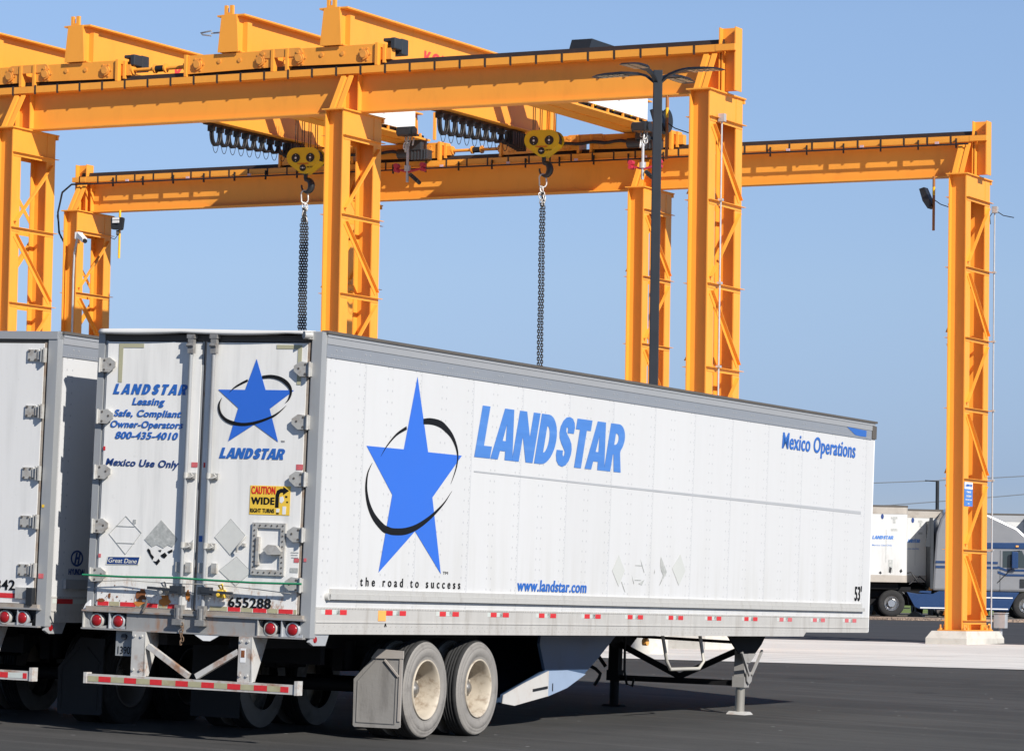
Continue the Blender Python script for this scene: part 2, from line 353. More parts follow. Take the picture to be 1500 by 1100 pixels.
def txt(s, m, parent, o, h, w, face, bold=0.0, shear=0.0, lift=.004, name='lettering', tilt=0.0, spacing=1.0):
    off = min(bold, .005)
    if off not in _H:
        hm = text_mesh('H', off, 0); _H[off] = (min(v.co.y for v in hm.vertices), max(v.co.y for v in hm.vertices)); bpy.data.meshes.remove(hm)
    ch = _H[off][1] - _H[off][0]
    me = text_mesh(s, off, shear, spacing + bold * 3.0, 0.01)
    if bold > .010:                       # heavier weight: the outline struck again to both sides
        V0 = [v.co.copy() for v in me.vertices]; F0 = [tuple(p.vertices) for p in me.polygons]; vs, fs = [], []
        ks = [(-1, 0), (1, 0), (0, .55), (0, -.55), (-.55, .3), (.55, -.3), (.55, .3), (-.55, -.3), (0, 0)]
        for j, (k, k2) in enumerate(ks):
            n = len(vs); vs += [(v.x + k * bold * 1.35, v.y + k2 * bold, v.z + (.0001 * j if v.z > 0 else 0)) for v in V0]; fs += [tuple(i + n for i in f) for f in F0]
        bpy.data.meshes.remove(me); me = bpy.data.meshes.new('t'); me.from_pydata(vs, [], fs)
    x0 = min(v.co.x for v in me.vertices); x1 = max(v.co.x for v in me.vertices)
    U = Vector(face['U']) + Vector(face['V']) * tilt
    return place(me, name, m, parent, o, U, face['V'], face['N'], w / (x1 - x0), h / ch, x0, lift)
def shape(polys, m, parent, o, face, lift, name='decal', label=None):
    """filled flat shape from closed outlines (holes by even-odd), 1.5 mm thick; separate outlines become separate objects"""
    if name == 'decal' and len(polys) > 1:
        bb = lambda P: (min(p[0] for p in P), max(p[0] for p in P), min(p[1] for p in P), max(p[1] for p in P))
        B = [bb(P) for P in polys]; outer = [i for i in range(len(polys)) if not any(j != i and B[j][0] <= B[i][0] and B[j][1] >= B[i][1] and B[j][2] <= B[i][2] and B[j][3] >= B[i][3] for j in range(len(polys)))]
        if len(outer) > 1:
            for i in outer:
                ins = [polys[j] for j in range(len(polys)) if j not in outer and B[i][0] <= B[j][0] and B[i][1] >= B[j][1] and B[i][2] <= B[j][2] and B[i][3] >= B[j][3]]
                ob = shape([polys[i]] + ins, m, parent, o, face, lift, name, label)
            return ob
    cu = bpy.data.curves.new('t', 'CURVE'); cu.dimensions = '2D'; cu.fill_mode = 'BOTH'; cu.extrude = .01
    for P in polys:
        sp = cu.splines.new('POLY'); sp.points.add(len(P) - 1)
        for i, p in enumerate(P): sp.points[i].co = (p[0], p[1], 0, 1)
        sp.use_cyclic_u = True
    me = curve_mesh(cu)
    return place(me, name, m, parent, o, face['U'], face['V'], face['N'], 1, 1, 0, lift, label)
def heavy_letters():
    def arc(cx, cy, rx, ry, a0, a1, n=10): return [(cx + rx * math.cos(math.radians(a0 + (a1 - a0) * i / n)), cy + ry * math.sin(math.radians(a0 + (a1 - a0) * i / n))) for i in range(n + 1)]
    G = {}
    G['L'] = (.53, [[(0, 0), (.55, 0), (.55, .235), (.27, .235), (.27, 1), (0, 1)]])
    G['A'] = (.74, [[(0, 0), (.23, 1), (.56, 1), (.79, 0), (.51, 0), (.48, .17), (.295, .17), (.265, 0)], [(.33, .37), (.445, .37), (.388, .70)]])
    G['N'] = (.78, [[(0, 0), (.25, 0), (.25, .50), (.50, 0), (.76, 0), (.76, 1), (.51, 1), (.51, .50), (.26, 1), (0, 1)]])
    G['D'] = (.71, [[(0, 0)] + arc(.26, .5, .43, .5, -90, 90, 16) + [(0, 1)], arc(.27, .5, .15, .27, -90, 90, 10)])
    G['S'] = (.58, [[(.57, .68), (.33, .68), (.325, .76), (.29, .80), (.255, .77), (.27, .71), (.33, .65), (.44, .57), (.54, .47), (.585, .36), (.585, .25), (.54, .12), (.45, .03), (.31, -.01), (.17, .02), (.07, .10), (.02, .22), (.02, .32), (.26, .32), (.265, .24), (.30, .195), (.335, .235), (.33, .30), (.27, .36), (.15, .46), (.06, .56), (.02, .67), (.03, .80), (.10, .92), (.20, .99), (.32, 1.01), (.45, .98), (.54, .90), (.58, .80)]])
    G['T'] = (.55, [[(.17, 0), (.44, 0), (.44, .78), (.60, .78), (.60, 1), (.01, 1), (.01, .78), (.17, .78)]])
    G['R'] = (.70, [[(0, 0), (.26, 0), (.26, .36), (.285, .36), (.40, 0), (.69, 0), (.545, .40)] + arc(.32, .685, .33, .315, -45, 90, 12) + [(0, 1)], [(.255, .56)] + arc(.285, .68, .115, .12, -90, 90, 8) + [(.255, .80)]])
    return G
GL = heavy_letters()
def heavy(word, m, parent, o, h, w, shear, face, lift=.004, gap=.03):
    polys = []; x = 0
    for ch in word:
        adv, P = GL[ch]
        for q in P: polys.append([(x + a + shear * b, b) for a, b in q])
        x += adv + gap
    x1 = max(p[0] for q in polys for p in q); x0 = min(p[0] for q in polys for p in q)
    k = w / (x1 - x0)
    polys = [[((a - x0) * k, b * h) for a, b in q] for q in polys]
    return shape(polys, m, parent, o, face, lift, 'lettering')
def ribbon(pts, k):
    q = []
    for i in range(len(pts) - 1):
        p0, p1, p2, p3 = pts[max(i - 1, 0)], pts[i], pts[i + 1], pts[min(i + 2, len(pts) - 1)]
        for j in range(4):
            t = j / 4; q.append(tuple(.5 * (2 * b_ + (c_ - a_) * t + (2 * a_ - 5 * b_ + 4 * c_ - d_) * t * t + (3 * b_ - a_ - 3 * c_ + d_) * t ** 3) for a_, b_, c_, d_ in zip(p0, p1, p2, p3)))
    pts = q + [pts[-1]]
    P = [Vector(p[:2]) for p in pts]; a, b = [], []
    for i in range(len(P)):
        d = (P[min(i + 1, len(P) - 1)] - P[max(i - 1, 0)]).normalized(); n = Vector((-d.y, d.x)) * pts[i][2] * k / 2
        a.append(tuple(P[i] + n)); b.append(tuple(P[i] - n))
    return [a + b[::-1]]
def rect(x0, x1, z0, z1): return [(x0, z0), (x1, z0), (x1, z1), (x0, z1)]

# ------------------------------------------------------------------ ground
def zg(x, y):
    A = -.02936 * (min(max(x, -45), 20) + 19) + .00153 * (y - 30)
    Ys = [60, 70, 86, 122, 400]; Zs = [.40, .42, .447, .97, 1.15]
    if y <= 60: B = .40
    elif y >= 400: B = 1.15
    else:
        for i in range(4):
            if y <= Ys[i + 1]: B = Zs[i] + (Zs[i + 1] - Zs[i]) * (y - Ys[i]) / (Ys[i + 1] - Ys[i]); break
    t = min(max((y - 46) / 14, 0), 1); t = t * t * (3 - 2 * t)
    return A * (1 - t) + B * t
def sheet(name, xs, ys, dz, m):
    b = MB(); nx = len(xs); v = [(x, y, zg(x, max(y, -40)) + dz) for y in ys for x in xs]
    f = [(j * nx + i, j * nx + i + 1, (j + 1) * nx + i + 1, (j + 1) * nx + i) for j in range(len(ys) - 1) for i in range(nx - 1)]
    b.add(v, f, True); return tag(b.build(name, m), kind='structure')
def lin(a, b, n): return [a + (b - a) * i / (n - 1) for i in range(n)]
CUTY = [57.95, 60, 70, 86, 86.75, 115.2, 120.3, 122, 155, 400]
gy = sorted([-3000, -60] + [float(v) for v in range(-40, 58, 2)] + CUTY); gx = [-3000, -160, -90] + lin(-45, 20, 27) + [60, 300, 3000]
sheet('ground', gx, gy + [4000], 0, DIRT)
sheet('asphalt_yard', [-160, -90] + lin(-45, 20, 27) + [60, 160], [-60] + [float(v) for v in range(-40, 58, 2)] + [58.1], .004, ASPH)
sheet('concrete_pavement', [-160, -90] + lin(-45, 20, 27) + [60], [57.95, 60, 65, 70, 78, 86, 86.75], .012, SLABM)
sheet('asphalt_road', [-200, -90] + lin(-45, 20, 27) + [60], [86.7, 90, 100, 110, 115.3], .004, ASPH2)
tag(sheet('gravel_verge', [-200, -90] + lin(-45, 20, 14) + [60], [115.1, 117, 120, 121.2], .012, GRAVEL), kind='structure')
sheet('grass_field', [-400, -200, -90, 20, 200], [158, 200, 390], .01, GRASSM)
# loose stones along the gravel verge
b = MB()
for i in range(1500):
    x = random.uniform(-50, -35); y = random.uniform(115.0, 118.2); r = random.uniform(.02, .065); z = zg(x, y) + .012
    q = [(x + r * random.uniform(.7, 1.2) * a, y + r * random.uniform(.7, 1.2) * c, z + r * e) for a, c, e in ((1, 0, .2), (0, 1, .25), (-1, 0, .2), (0, -1, .2), (0.1, .1, 1))]
    b.add(q, [(0, 1, 4), (1, 2, 4), (2, 3, 4), (3, 0, 4)])
tag(b.build('gravel_stones', GRAVEL), 'loose brown gravel stones along the edge of the far road', 'gravel', kind='stuff')

# ------------------------------------------------------------------ crane runway columns
X0, SP, YN, YF, H, HP = -49.7205, 9.19707, 69.6506, 85.8630, 12.5967, .7957
PW, FW = .485, .35      # post web depth (X), flange width (Y)
def h_post(y0, z0, z1):
    m = MB(); m.box(-.028, 0, y0, y0 + FW, z0, z1); m.box(-PW, -PW + .028, y0, y0 + FW, z0, z1)
    m.box(-PW + .028, -.028, y0 + FW / 2 - .01, y0 + FW / 2 + .01, z0, z1); return m
def make_column(slash, top=H - HP):
    r = thing('runway_column', None, 'crane column', group='steel columns carrying the overhead crane runways')
    D = 1.79; y1 = D - FW
    h_post(0, .03, top - .03).build('post', ORANGE, r); h_post(y1, .03, top - .03).build('post', ORANGE, r)
    b = MB(); b.box(-PW - .14, .14, -.14, D + .14, 0, .03)
    for x in (-PW - .08, .08):
        for y in (-.08, .18, D - .18, D + .08):
            b.cyl((x, y, .03), (x, y, .16), .022, 6); b.cyl((x, y, .03), (x, y, .075), .045, 6)
    b.build('base_plate', ORANGE_D, r)
    b = MB(); b.box(-PW - .06, .05, -.06, D + .09, top - .03, top); b.box(-PW - .2, .02, D + .02, D + .10, top - .12, top - .03) ; b.build('cap_plate', ORANGE, r)
    zs = [z - HP for z in (11.99, 10.17, 8.35, 6.53, 4.71, 2.89, 1.07)]
    for sx, x in ((1, 0.0), (-1, -PW)):
        b = MB(); a0, a1 = sorted((x - sx * .02, x - sx * .008)); b.box(a0, a1, FW + .002, y1 - .002, zs[0] - .05, top - .03); b.build('gusset_plate', ORANGE, r)
        for z in zs:
            b = MB(); a0, a1 = sorted((x + sx * .002, x + sx * .012)); b.box(a0, a1, .04, D - .02, z - .10, z)
            a0, a1 = sorted((x + sx * .012, x + sx * .085)); b.box(a0, a1, .0, D + .06, z - .012, z); b.build('cross_bar', ORANGE, r)
        for i in range(6):
            za, zb = zs[i] - .20, zs[i + 1] + .10
            s = (slash ^ (i % 2 == 1)) if sx > 0 else not (slash ^ (i % 2 == 1))
            p, q = ((D - .14, za), (.14, zb)) if s else ((.14, za), (D - .14, zb))
            b = MB(); d = Vector((0, q[0] - p[0], q[1] - p[1])).normalized(); nrm = Vector((0, -d.z, d.y))
            if nrm.z < 0: nrm = -nrm
            xx = x + sx * .008; P, Q = Vector((xx, p[0], p[1])), Vector((xx, q[0], q[1]))
            b.bar(P, Q, .11, .012, (1, 0, 0)); o = Vector((sx * .042, 0, 0)) + nrm * .05; b.bar(P + o, Q + o, .012, .072, (1, 0, 0))
            b.build('diagonal_brace', ORANGE, r)
    # knee brace from the cap up to the runway beam
    b = MB()
    for x in (-PW + .10, -PW + .30):
        b.bar((x, .12, top), (x, .66, top + .86), .12, .03, (0, -1, 1))
    b.bar((-PW + .2, .14, top + .0), (-PW + .2, .68, top + .84), .19, .015, (0, -1, 1))
    b.build('knee_brace', ORANGE, r)
    return r
colA = make_column(True); colB = make_column(False)
names = {(0, 'n'): ('orange lattice column at the left edge of the photo, under the near beam', colA),
         (1, 'n'): ('orange lattice column of the near beam, rising just behind the rear corner of the lettered trailer', None),
         (2, 'n'): ('orange lattice column under the right end of the near beam, with a thin grey conduit', colB),
         (-1, 'f'): ('short looking orange column at the left end of the far beam, beside the security camera', None),
         (0, 'f'): ('orange far beam column almost hidden behind the near column', None),
         (1, 'f'): ('orange far beam column directly behind the dark street light pole', None),
         (2, 'f'): ('orange column at the far right on a concrete block, carrying a blue and white sign', None)}
PED = {}
pb = MB(); pb.box(-.80, .31, -.53, 2.32, -.6, .15)
pb.add([(-.80, -.53, .15), (.31, -.53, .15), (.31, 2.32, .15), (-.80, 2.32, .15), (-.70, -.36, .335), (.24, -.36, .335), (.24, 2.15, .335), (-.70, 2.15, .335)],
       [(0, 1, 5, 4), (1, 2, 6, 5), (2, 3, 7, 6), (3, 0, 4, 7), (4, 5, 6, 7)])
ped0 = None
for (i, row), (lab, first) in names.items():
    x = X0 + i * SP; y = YN if row == 'n' else YF
    if first is not None: c = first
    else: c = copy_tree(colB if (i == 1 and row == 'f') else colA)
    c.location = (x, y, HP); c['label'] = lab
    if ped0 is None: p = ped0 = pb.build('concrete_footing', CONC)
    else: p = ped0.copy(); COL.objects.link(p)
    p.location = (x, y, HP - .337)
    tag(p, 'pale concrete block under the ' + {(0, 'n'): 'near column at the left edge', (1, 'n'): 'near column behind the trailer corner', (2, 'n'): 'right end column of the near beam',
        (-1, 'f'): 'left end column of the far beam', (0, 'f'): 'hidden far column', (1, 'f'): 'far column behind the street light', (2, 'f'): 'far right column'}[(i, row)], 'concrete block', 'concrete footings under the crane columns')

# ------------------------------------------------------------------ runway beams
XE = X0 + 2 * SP
def make_beam(y0, xa, xb, label, stubs, far):
    """y0: front of the columns; beam centred .9 behind it"""
    r = thing('runway_beam', label, 'crane beam', (xb, y0 + .9, H), group='orange crane runway beams'); L = xa - xb
    b = MB(); b.box(L, -.02, -.18, .18, 0, .03); b.build('bottom_flange', ORANGE, r)
    b = MB(); b.box(L, -.02, -.011, .011, .03, .88); b.build('web', ORANGE, r)
    b = MB(); b.box(L, -.02, -.27, .27, .88, .91); b.build('top_flange', ORANGE, r)
    b = MB(); x = -.04; 
    while x - .62 > L:
        b.box(x - .60, x, -.292, -.272, .885, 1.035); b.box(x - .60, x, .272, .292, .885, 1.035)
        b.box(x - .60, x, -.292, -.18, 1.035, 1.045)
        x -= .650
    b.build('cap_channel', ORANGE, r)
    b = MB(); x = -.04
    while x - .62 > L: b.box(x - .645, x - .608, -.300, -.270, .845, 1.07); x -= .650
    b.build('rail_clip', RAIL, r)
    b = MB(); b.box(L, -.06, -.17, .17, .912, 1.07); b.box(L, -.06, -.055, .055, 1.07, 1.14); b.box(L, -.06, -.035, .035, 1.14, 1.19); b.build('crane_rail', RAIL, r)
    for i in range(0, 9):
        xx = i * -SP
        if xx < L: break
        for dx in (-.045, -PW + .02):
            b = MB(); b.box(xx + dx - .012, xx + dx + .012, -.17, -.012, .03, .88); b.box(xx + dx - .012, xx + dx + .012, .012, .17, .03, .88); b.build_each('stiffener', ORANGE, r)
    for xs, sg in stubs:
        b = MB(); a = xs - PW if sg > 0 else xs
        w = .40
        a0 = xs - w if sg > 0 else xs
        b.box(a0, a0 + .025, -.17, .17, .0 if sg else 0, 1.43) if False else None
        xo, xi = (xs + .28, xs - .12) if sg > 0 else (xs - .02, xs + .38)
        lo, hi = min(xo, xi), max(xo, xi)
        b.box(lo, lo + .025, -.18, .18, 0.032, 1.43); b.box(hi - .025, hi, -.18, .18, 0.032, 1.43); b.box(lo + .025, hi - .025, -.01, .01, 0.032, 1.43)
        b.box(lo - .03, hi + .03, -.30, -.19, .90, 1.04)
        b.build('end_stop', ORANGE, r)
    if far:
        b = MB(); b.box(L + .2, -.15, -.40, -.36, .80, .84); b.build('conductor_bar', BLACK, r)
        b = MB(); x = -.5
        while x > L + .3: b.box(x - .012, x + .012, -.37, -.30, .72, .98); x -= 1.05
        b.build('conductor_bracket', BLACK, r)
        b = MB(); x = -1.0; k = 0
        while x > L + .3:
            b.box(x - .05, x + .05, -.44, -.402, .84, .90); x -= 2.1
        b.build('insulator', mat('insulator_pink', (.55, .38, .42), .5), r)
    return r
make_beam(YN, X0 - 2.6 * SP, XE, 'near orange runway beam crossing the top of the photo from the left edge', [(0.0, 1)], False)
make_beam(YF, X0 - SP - PW + .02, XE, 'far orange runway beam with a black conductor bar, reaching the far right column', [(0.0, 1), (-(3 * SP) - PW - .1, -1)], True)

# ------------------------------------------------------------------ overhead cranes
YNb, YFb = YN + .9, YF + .9
def make_crane(label, xr, text):
    """xr: right face of the right girder; left girder 2.80 further left"""
    r = thing('overhead_crane', label, 'overhead crane', (xr, YNb, 0), group='orange double girder overhead cranes'); LY = YFb - YNb
    for gx_ in (0.0, -2.80):
        z0, zb, zt = 14.18, 13.28, 15.03; w = .44
        b = MB(); prof = [(-.22, z0), (LY + .22, z0), (LY + .22, zt), (-.22, zt)]
        b.prism(prof, (gx_ - w, 0, 0), (0, 1, 0), (0, 0, 1), (w, 0, 0)); g = b.build('girder', ORANGE, r)
        b = MB(); b.box(gx_ - w - .12, gx_ + .20, -.24, LY + .24, zt + .001, zt + .04); b.build('top_flange', ORANGE, g)
        b = MB(); b.box(gx_ - w - .05, gx_ + .07, -.2, LY + .2, z0 + .0005, z0 + .03)
        b.build('bottom_flange', ORANGE, g)
        for ye, sg in ((-.22, -1), (LY + .22, 1)):
            b = MB(); tp = [(-w - .07, z0 - .002), (.06, z0 - .002), (0.0, zt + .038), (-w + .02, zt + .038)]
            b.prism(tp, (gx_, ye + sg * .022, 0), (1, 0, 0), (0, 0, 1), (0, sg * .03, 0)); b.build('end_plate', ORANGE, g)
            b = MB(); b.box(gx_ - w / 2 - .13, gx_ - w / 2 - .06, ye - sg * .0 - .04, ye + .04, zt + .04, zt + .26); b.box(gx_ - w / 2 + .02, gx_ - w / 2 + .10, ye - .04, ye + .04, zt + .04, zt + .26)
            b.box(gx_ - w / 2 - .06, gx_ - w / 2 + .02, ye - .04, ye + .04, zt + .04, zt + .09); b.build_each('lifting_lug', ORANGE, g)
        b = MB()
        for y in (.12, LY - .12): b.box(gx_ + .002, gx_ + .13, y - .10, y + .10, z0, zt - .12)
        b.build_each('web_stiffener', ORANGE, g)
    for yc, face in ((0, -1), (LY, 1)):
        for gx_ in (-.22, -3.02):
            b = MB(); e = [(gx_ - 1.22, 13.76), (gx_ + 1.16, 13.72), (gx_ + 1.16, 14.16), (gx_ - 1.22, 14.16)]
            if gx_ < -1: e = [(gx_ - 1.16, 13.72), (gx_ + 1.22, 13.76), (gx_ + 1.22, 14.16), (gx_ - 1.16, 14.16)]
            for s in (-1, 1): b.prism(e, (0, yc + s * .17, 0), (1, 0, 0), (0, 0, 1), (0, s * .02, 0))
            b.box(gx_ - 1.2, gx_ + 1.1, yc - .17, yc + .17, 14.12, 14.155)
            t = b.build('end_truck', ORANGE, r)
            for wx in (-.88, .86):
                b = MB()
                for s in (-1, 1):
                    b.cyl((gx_ + wx, yc + s * .19, 13.93), (gx_ + wx, yc + s * .235, 13.93), .13, 8); b.cyl((gx_ + wx, yc + s * .235, 13.93), (gx_ + wx, yc + s * .26, 13.93), .085, 14)
                    for k in range(6):
                        a = math.pi * k / 3; b.cyl((gx_ + wx + .155 * math.cos(a), yc + s * .19, 13.93 + .155 * math.sin(a)), (gx_ + wx + .155 * math.cos(a), yc + s * .21, 13.93 + .155 * math.sin(a)), .025, 6)
                b.build_each('bearing', ORANGE_D, t)
                b = MB(); b.cyl((gx_ + wx, yc - .06, 13.93), (gx_ + wx, yc + .06, 13.93), .18, 20); b.build('wheel', RAIL, t)
            b = MB()
            for wx in (-.28, .28): 
                for s in (-1, 1): b.cyl((gx_ + wx, yc + s * .19, 13.98), (gx_ + wx, yc + s * .212, 13.98), .05, 12); b.cyl((gx_ + wx, yc + s * .2115, 13.98), (gx_ + wx, yc + s * .213, 13.98), .032, 12)
            b.build_each('boss', ORANGE_D, t)
            b = MB()
            for k in (-1.24, 1.17): b.box(gx_ + k, gx_ + k + .07, yc - .24, yc + .24, 13.66, 14.18)
            b.build_each('end_flange', ORANGE, t)
        b = MB(); xa, xb = -2.08, -1.12
        for s in (-1, 1):
            b.box(xa, xb, yc + s * .20 - .015, yc + s * .20 + .015, 13.98, 14.18)
            for x in (xa, xb): b.cyl((x, yc + s * .20 - .016, 14.08), (x, yc + s * .20 + .016, 14.08), .10, 16)
            for x in (xa, xb): b.cyl((x, yc + s * .22, 14.08), (x, yc + s * .245, 14.08), .045, 10)
        b.box(xa + .08, xa + .22, yc - .15, yc + .15, 13.78, 13.98); b.build('link_bar', ORANGE_D, r)
        # drive motor and buffer at the right hand end
        b = MB(); sd = -1
        if yc > 1:
            b.box(.10, .62, yc - .62, yc - .25, 13.92, 14.22); b.box(.25, .80, yc - .58, yc - .27, 13.66, 13.93); b.cyl((-.2, yc - .42, 13.85), (.3, yc - .42, 13.85), .14, 16)
            for k in range(5): b.box(.30 + k * .1, .33 + k * .1, yc - .60, yc - .26, 13.64, 13.94)
        else: b.box(1.00, 1.40, yc + .25, yc + .55, 13.95, 14.32); b.box(1.00, 1.34, yc + .05, yc + .25, 14.24, 14.32); b.box(1.28, 1.40, yc - .10, yc + .25, 14.04, 14.30)
        b.build('drive_motor', DGREY, r, bevel=.02)
        b = MB(); b.box(1.02, 1.30, yc - .10, yc + .10, 13.80, 14.06); b.box(1.10, 1.16, yc - .14, yc + .14, 13.72, 14.15); b.build('buffer_bracket', ORANGE, r)
    b = MB(); b.tube([(-3.2 + i * .17, LY - .30, 13.93 + .02 * math.sin(i * 1.3)) for i in range(19)], .045, 6); b.build('cable_chain', BLACK, r)
    # hoist trolley on the girders
    ty = 13.3
    b = MB(); b.box(-2.95, -.05, ty - .9, ty - .6, 15.15, 15.4); b.box(-2.95, -.05, ty + .6, ty + .9, 15.15, 15.4); b.box(-2.95, -2.6, ty - .6, ty + .6, 15.15, 15.4); b.box(-.45, -.05, ty - .6, ty + .6, 15.15, 15.4)
    t = b.build('hoist_trolley', ORANGE, r)
    b = MB(); b.cyl((-2.4, ty, 15.65), (-.7, ty, 15.65), .3, 24); b.build('rope_drum', DGREY, t)
    b = MB(); b.box(-2.9, -2.5, ty - .3, ty + .3, 15.42, 15.95); b.build('hoist_motor', DGREY, t)
    # service platform with electrical cabinets on the right
    px = .70
    b = MB(); b.box(.07, px, 8.6, 16.0, 14.20, 14.25)
    for k in range(8): b.box(px - .06, px - .01, 9.0 + k * .92, 9.06 + k * .92, 14.25, 14.36)
    pl = b.build('service_platform', ORANGE, r)
    b = MB(); b.box(.09, px - .10, 8.8, 15.8, 14.252, 14.34)
    for k in range(13): b.cyl((px - .12, 9.0 + k * .52, 14.31), (px - .06, 9.0 + k * .52, 14.31), .045, 8)
    b.build('cable_tray', BLACK, pl)
    ys = [8.8, 10.3, 11.6, 12.7, 13.8, 15.1]
    for i in range(5):
        b = MB(); b.box(.10, px, ys[i] + .004, ys[i + 1] - .004, 14.362, 15.22); cb = b.build('electrical_cabinet', WHITE, pl)
        b = MB(); b.cyl((px - .01, ys[i] + .3, 14.33), (px - .01, ys[i] + .3, 14.36), .03, 8); b.build('status_lamp', ROD_Y, pl)
        if i == 3: shape([rect(12.95, 13.06, 14.62, 14.78), rect(13.10, 13.20, 14.64, 14.75), rect(13.24, 13.36, 14.63, 14.74)], FAINT2, pl, (px, 0, 0), SIDE, .002)
    b = MB(); b.prism([(12.3, 15.42), (14.9, 15.42), (14.2, 16.25), (12.75, 16.25)], (-.45, 0, 0), (0, 1, 0), (0, 0, 1), (.6, 0, 0)); b.build('hoist_cover', BLACKP, t)
    b = MB(); b.bar((px + .35, 15.6, 14.18), (px + .35, 15.6, 14.95), .09, .06); b.build('cabinet_post', ORANGE, pl)
    # festoon cable loops under the right girder
    fy0 = 10.4 if xr < -45 else 10.2; fx = -3.02; n = 9; dy = .44
    b = MB(); b.box(fx - .03, fx + .03, fy0 - .4, fy0 + n * dy + .9, 14.10, 14.178); b.build('festoon_track', RAIL, r)
    for k in range(n):
        y = fy0 + k * dy; dpt = (.46 - .022 * k) * (1 if xr < -45 else 1.1)
        for j, xo in enumerate((-.035, .035)):
            b = MB() if j == 0 else b
            pts = [(fx + xo, y + dy / 2 - dy / 2 * .98 * math.cos(math.pi * i / 12) , 14.06 - dpt * math.sin(math.pi * i / 12) ** .6) for i in range(13)]
            b.tube(pts, .036, 6)
        pts = [(fx, y + dy / 2 - dy / 2 * .8 * math.cos(math.pi * i / 12), 14.05 - (dpt + .20) * math.sin(math.pi * i / 12) ** .7) for i in range(13)]
        b.tube(pts, .009, 5)
        b.box(fx - .1, fx + .1, y - .05, y + .05, 13.96, 14.11)
        b.build('festoon_loop', BLACK, r)
    b = MB(); yy = fy0 + n * dy
    for k in range(6): b.box(fx - .13, fx + .13, yy + k * .14, yy + k * .14 + .10, 13.74 - .02 * k, 14.11)
    b.build('festoon_bundle', BLACK, r)
    if text:
        txt('KONECRANES', mat('crane_lettering_red', (.80, .055, .05), .5), r, (0.0, 3.84, 14.27), .37, 3.9, SIDE, .03, lift=.002)
    b = MB(); sy = -.22; b.cyl((-3.6, -.1, 14.68), (-3.24, -.1, 14.68), .02, 8); b.tube([(-3.6, -.1, 14.62), (-3.85, -.1, 14.66), (-3.9, -.1, 14.7), (-3.6, -.1, 14.74)], .02, 6); b.build('antenna_bracket', STEEL, r)
    return r
crB = make_crane('orange overhead crane nearer the photo centre, its second girder lettered in red', -41.05, True)
crA = make_crane('orange overhead crane cut off by the left edge of the photo', -48.21, True)
# spacer rods between the cranes (belong to the right hand crane)
for yc in (0, YFb - YNb):
    b = MB(); x0 = -4.30; x1 = -5.80; z = 13.93
    b.cyl((x0, yc, z), (x0 - .62, yc, z), .045, 10); b.cyl((x1, yc, z), (x0 - .86, yc, z), .045, 10)
    for x in (x0 - .03, x0 - .60, x0 - .90, x1 - .02): b.cyl((x, yc, z), (x - .05, yc, z), .11, 14)
    o = b.build('spacer_rod', ORANGE, crB)
    b = MB(); b.cyl((x0 - .65, yc, z), (x0 - .90, yc, z), .08, 12); b.build('rubber_buffer', BLACK, o)
b = MB(); b.cyl((.86, 15.6, 14.38), (1.04, 15.6, 14.38), .28, 28); b.cyl((.82, 15.6, 14.38), (.87, 15.6, 14.38), .32, 28); b.cyl((1.03, 15.6, 14.38), (1.08, 15.6, 14.38), .32, 28)
b.bar((.7, 15.6, 14.1), (.9, 15.6, 14.3), .1, .1); cr = b.build('cable_reel', BLACKP, crB)

# ------------------------------------------------------------------ hook blocks and chains
def hull(circ, n=28):
    P = []
    for cx, cy, r in circ:
        for i in range(n): a = 2 * math.pi * i / n; P.append((round(cx + r * math.cos(a), 5), round(cy + r * math.sin(a), 5)))
    P = sorted(set(P))
    def half(Q):
        o = []
        for p in Q:
            while len(o) > 1 and (o[-1][0] - o[-2][0]) * (p[1] - o[-2][1]) - (o[-1][1] - o[-2][1]) * (p[0] - o[-2][0]) <= 0: o.pop()
            o.append(p)
        return o[:-1]
    return half(P) + half(P[::-1])
def link(b, c, d, side, L, w, r):
    c, d, side = Vector(c), Vector(d), Vector(side); P = []
    for i in range(12):
        a = 2 * math.pi * i / 12; P.append(c + side * (w / 2 * math.cos(a)) + d * ((L / 2 - w / 2) * (1 if math.sin(a) > 0 else -1) + w / 2 * math.sin(a)))
    b.tube(P, r, 5, closed=True)
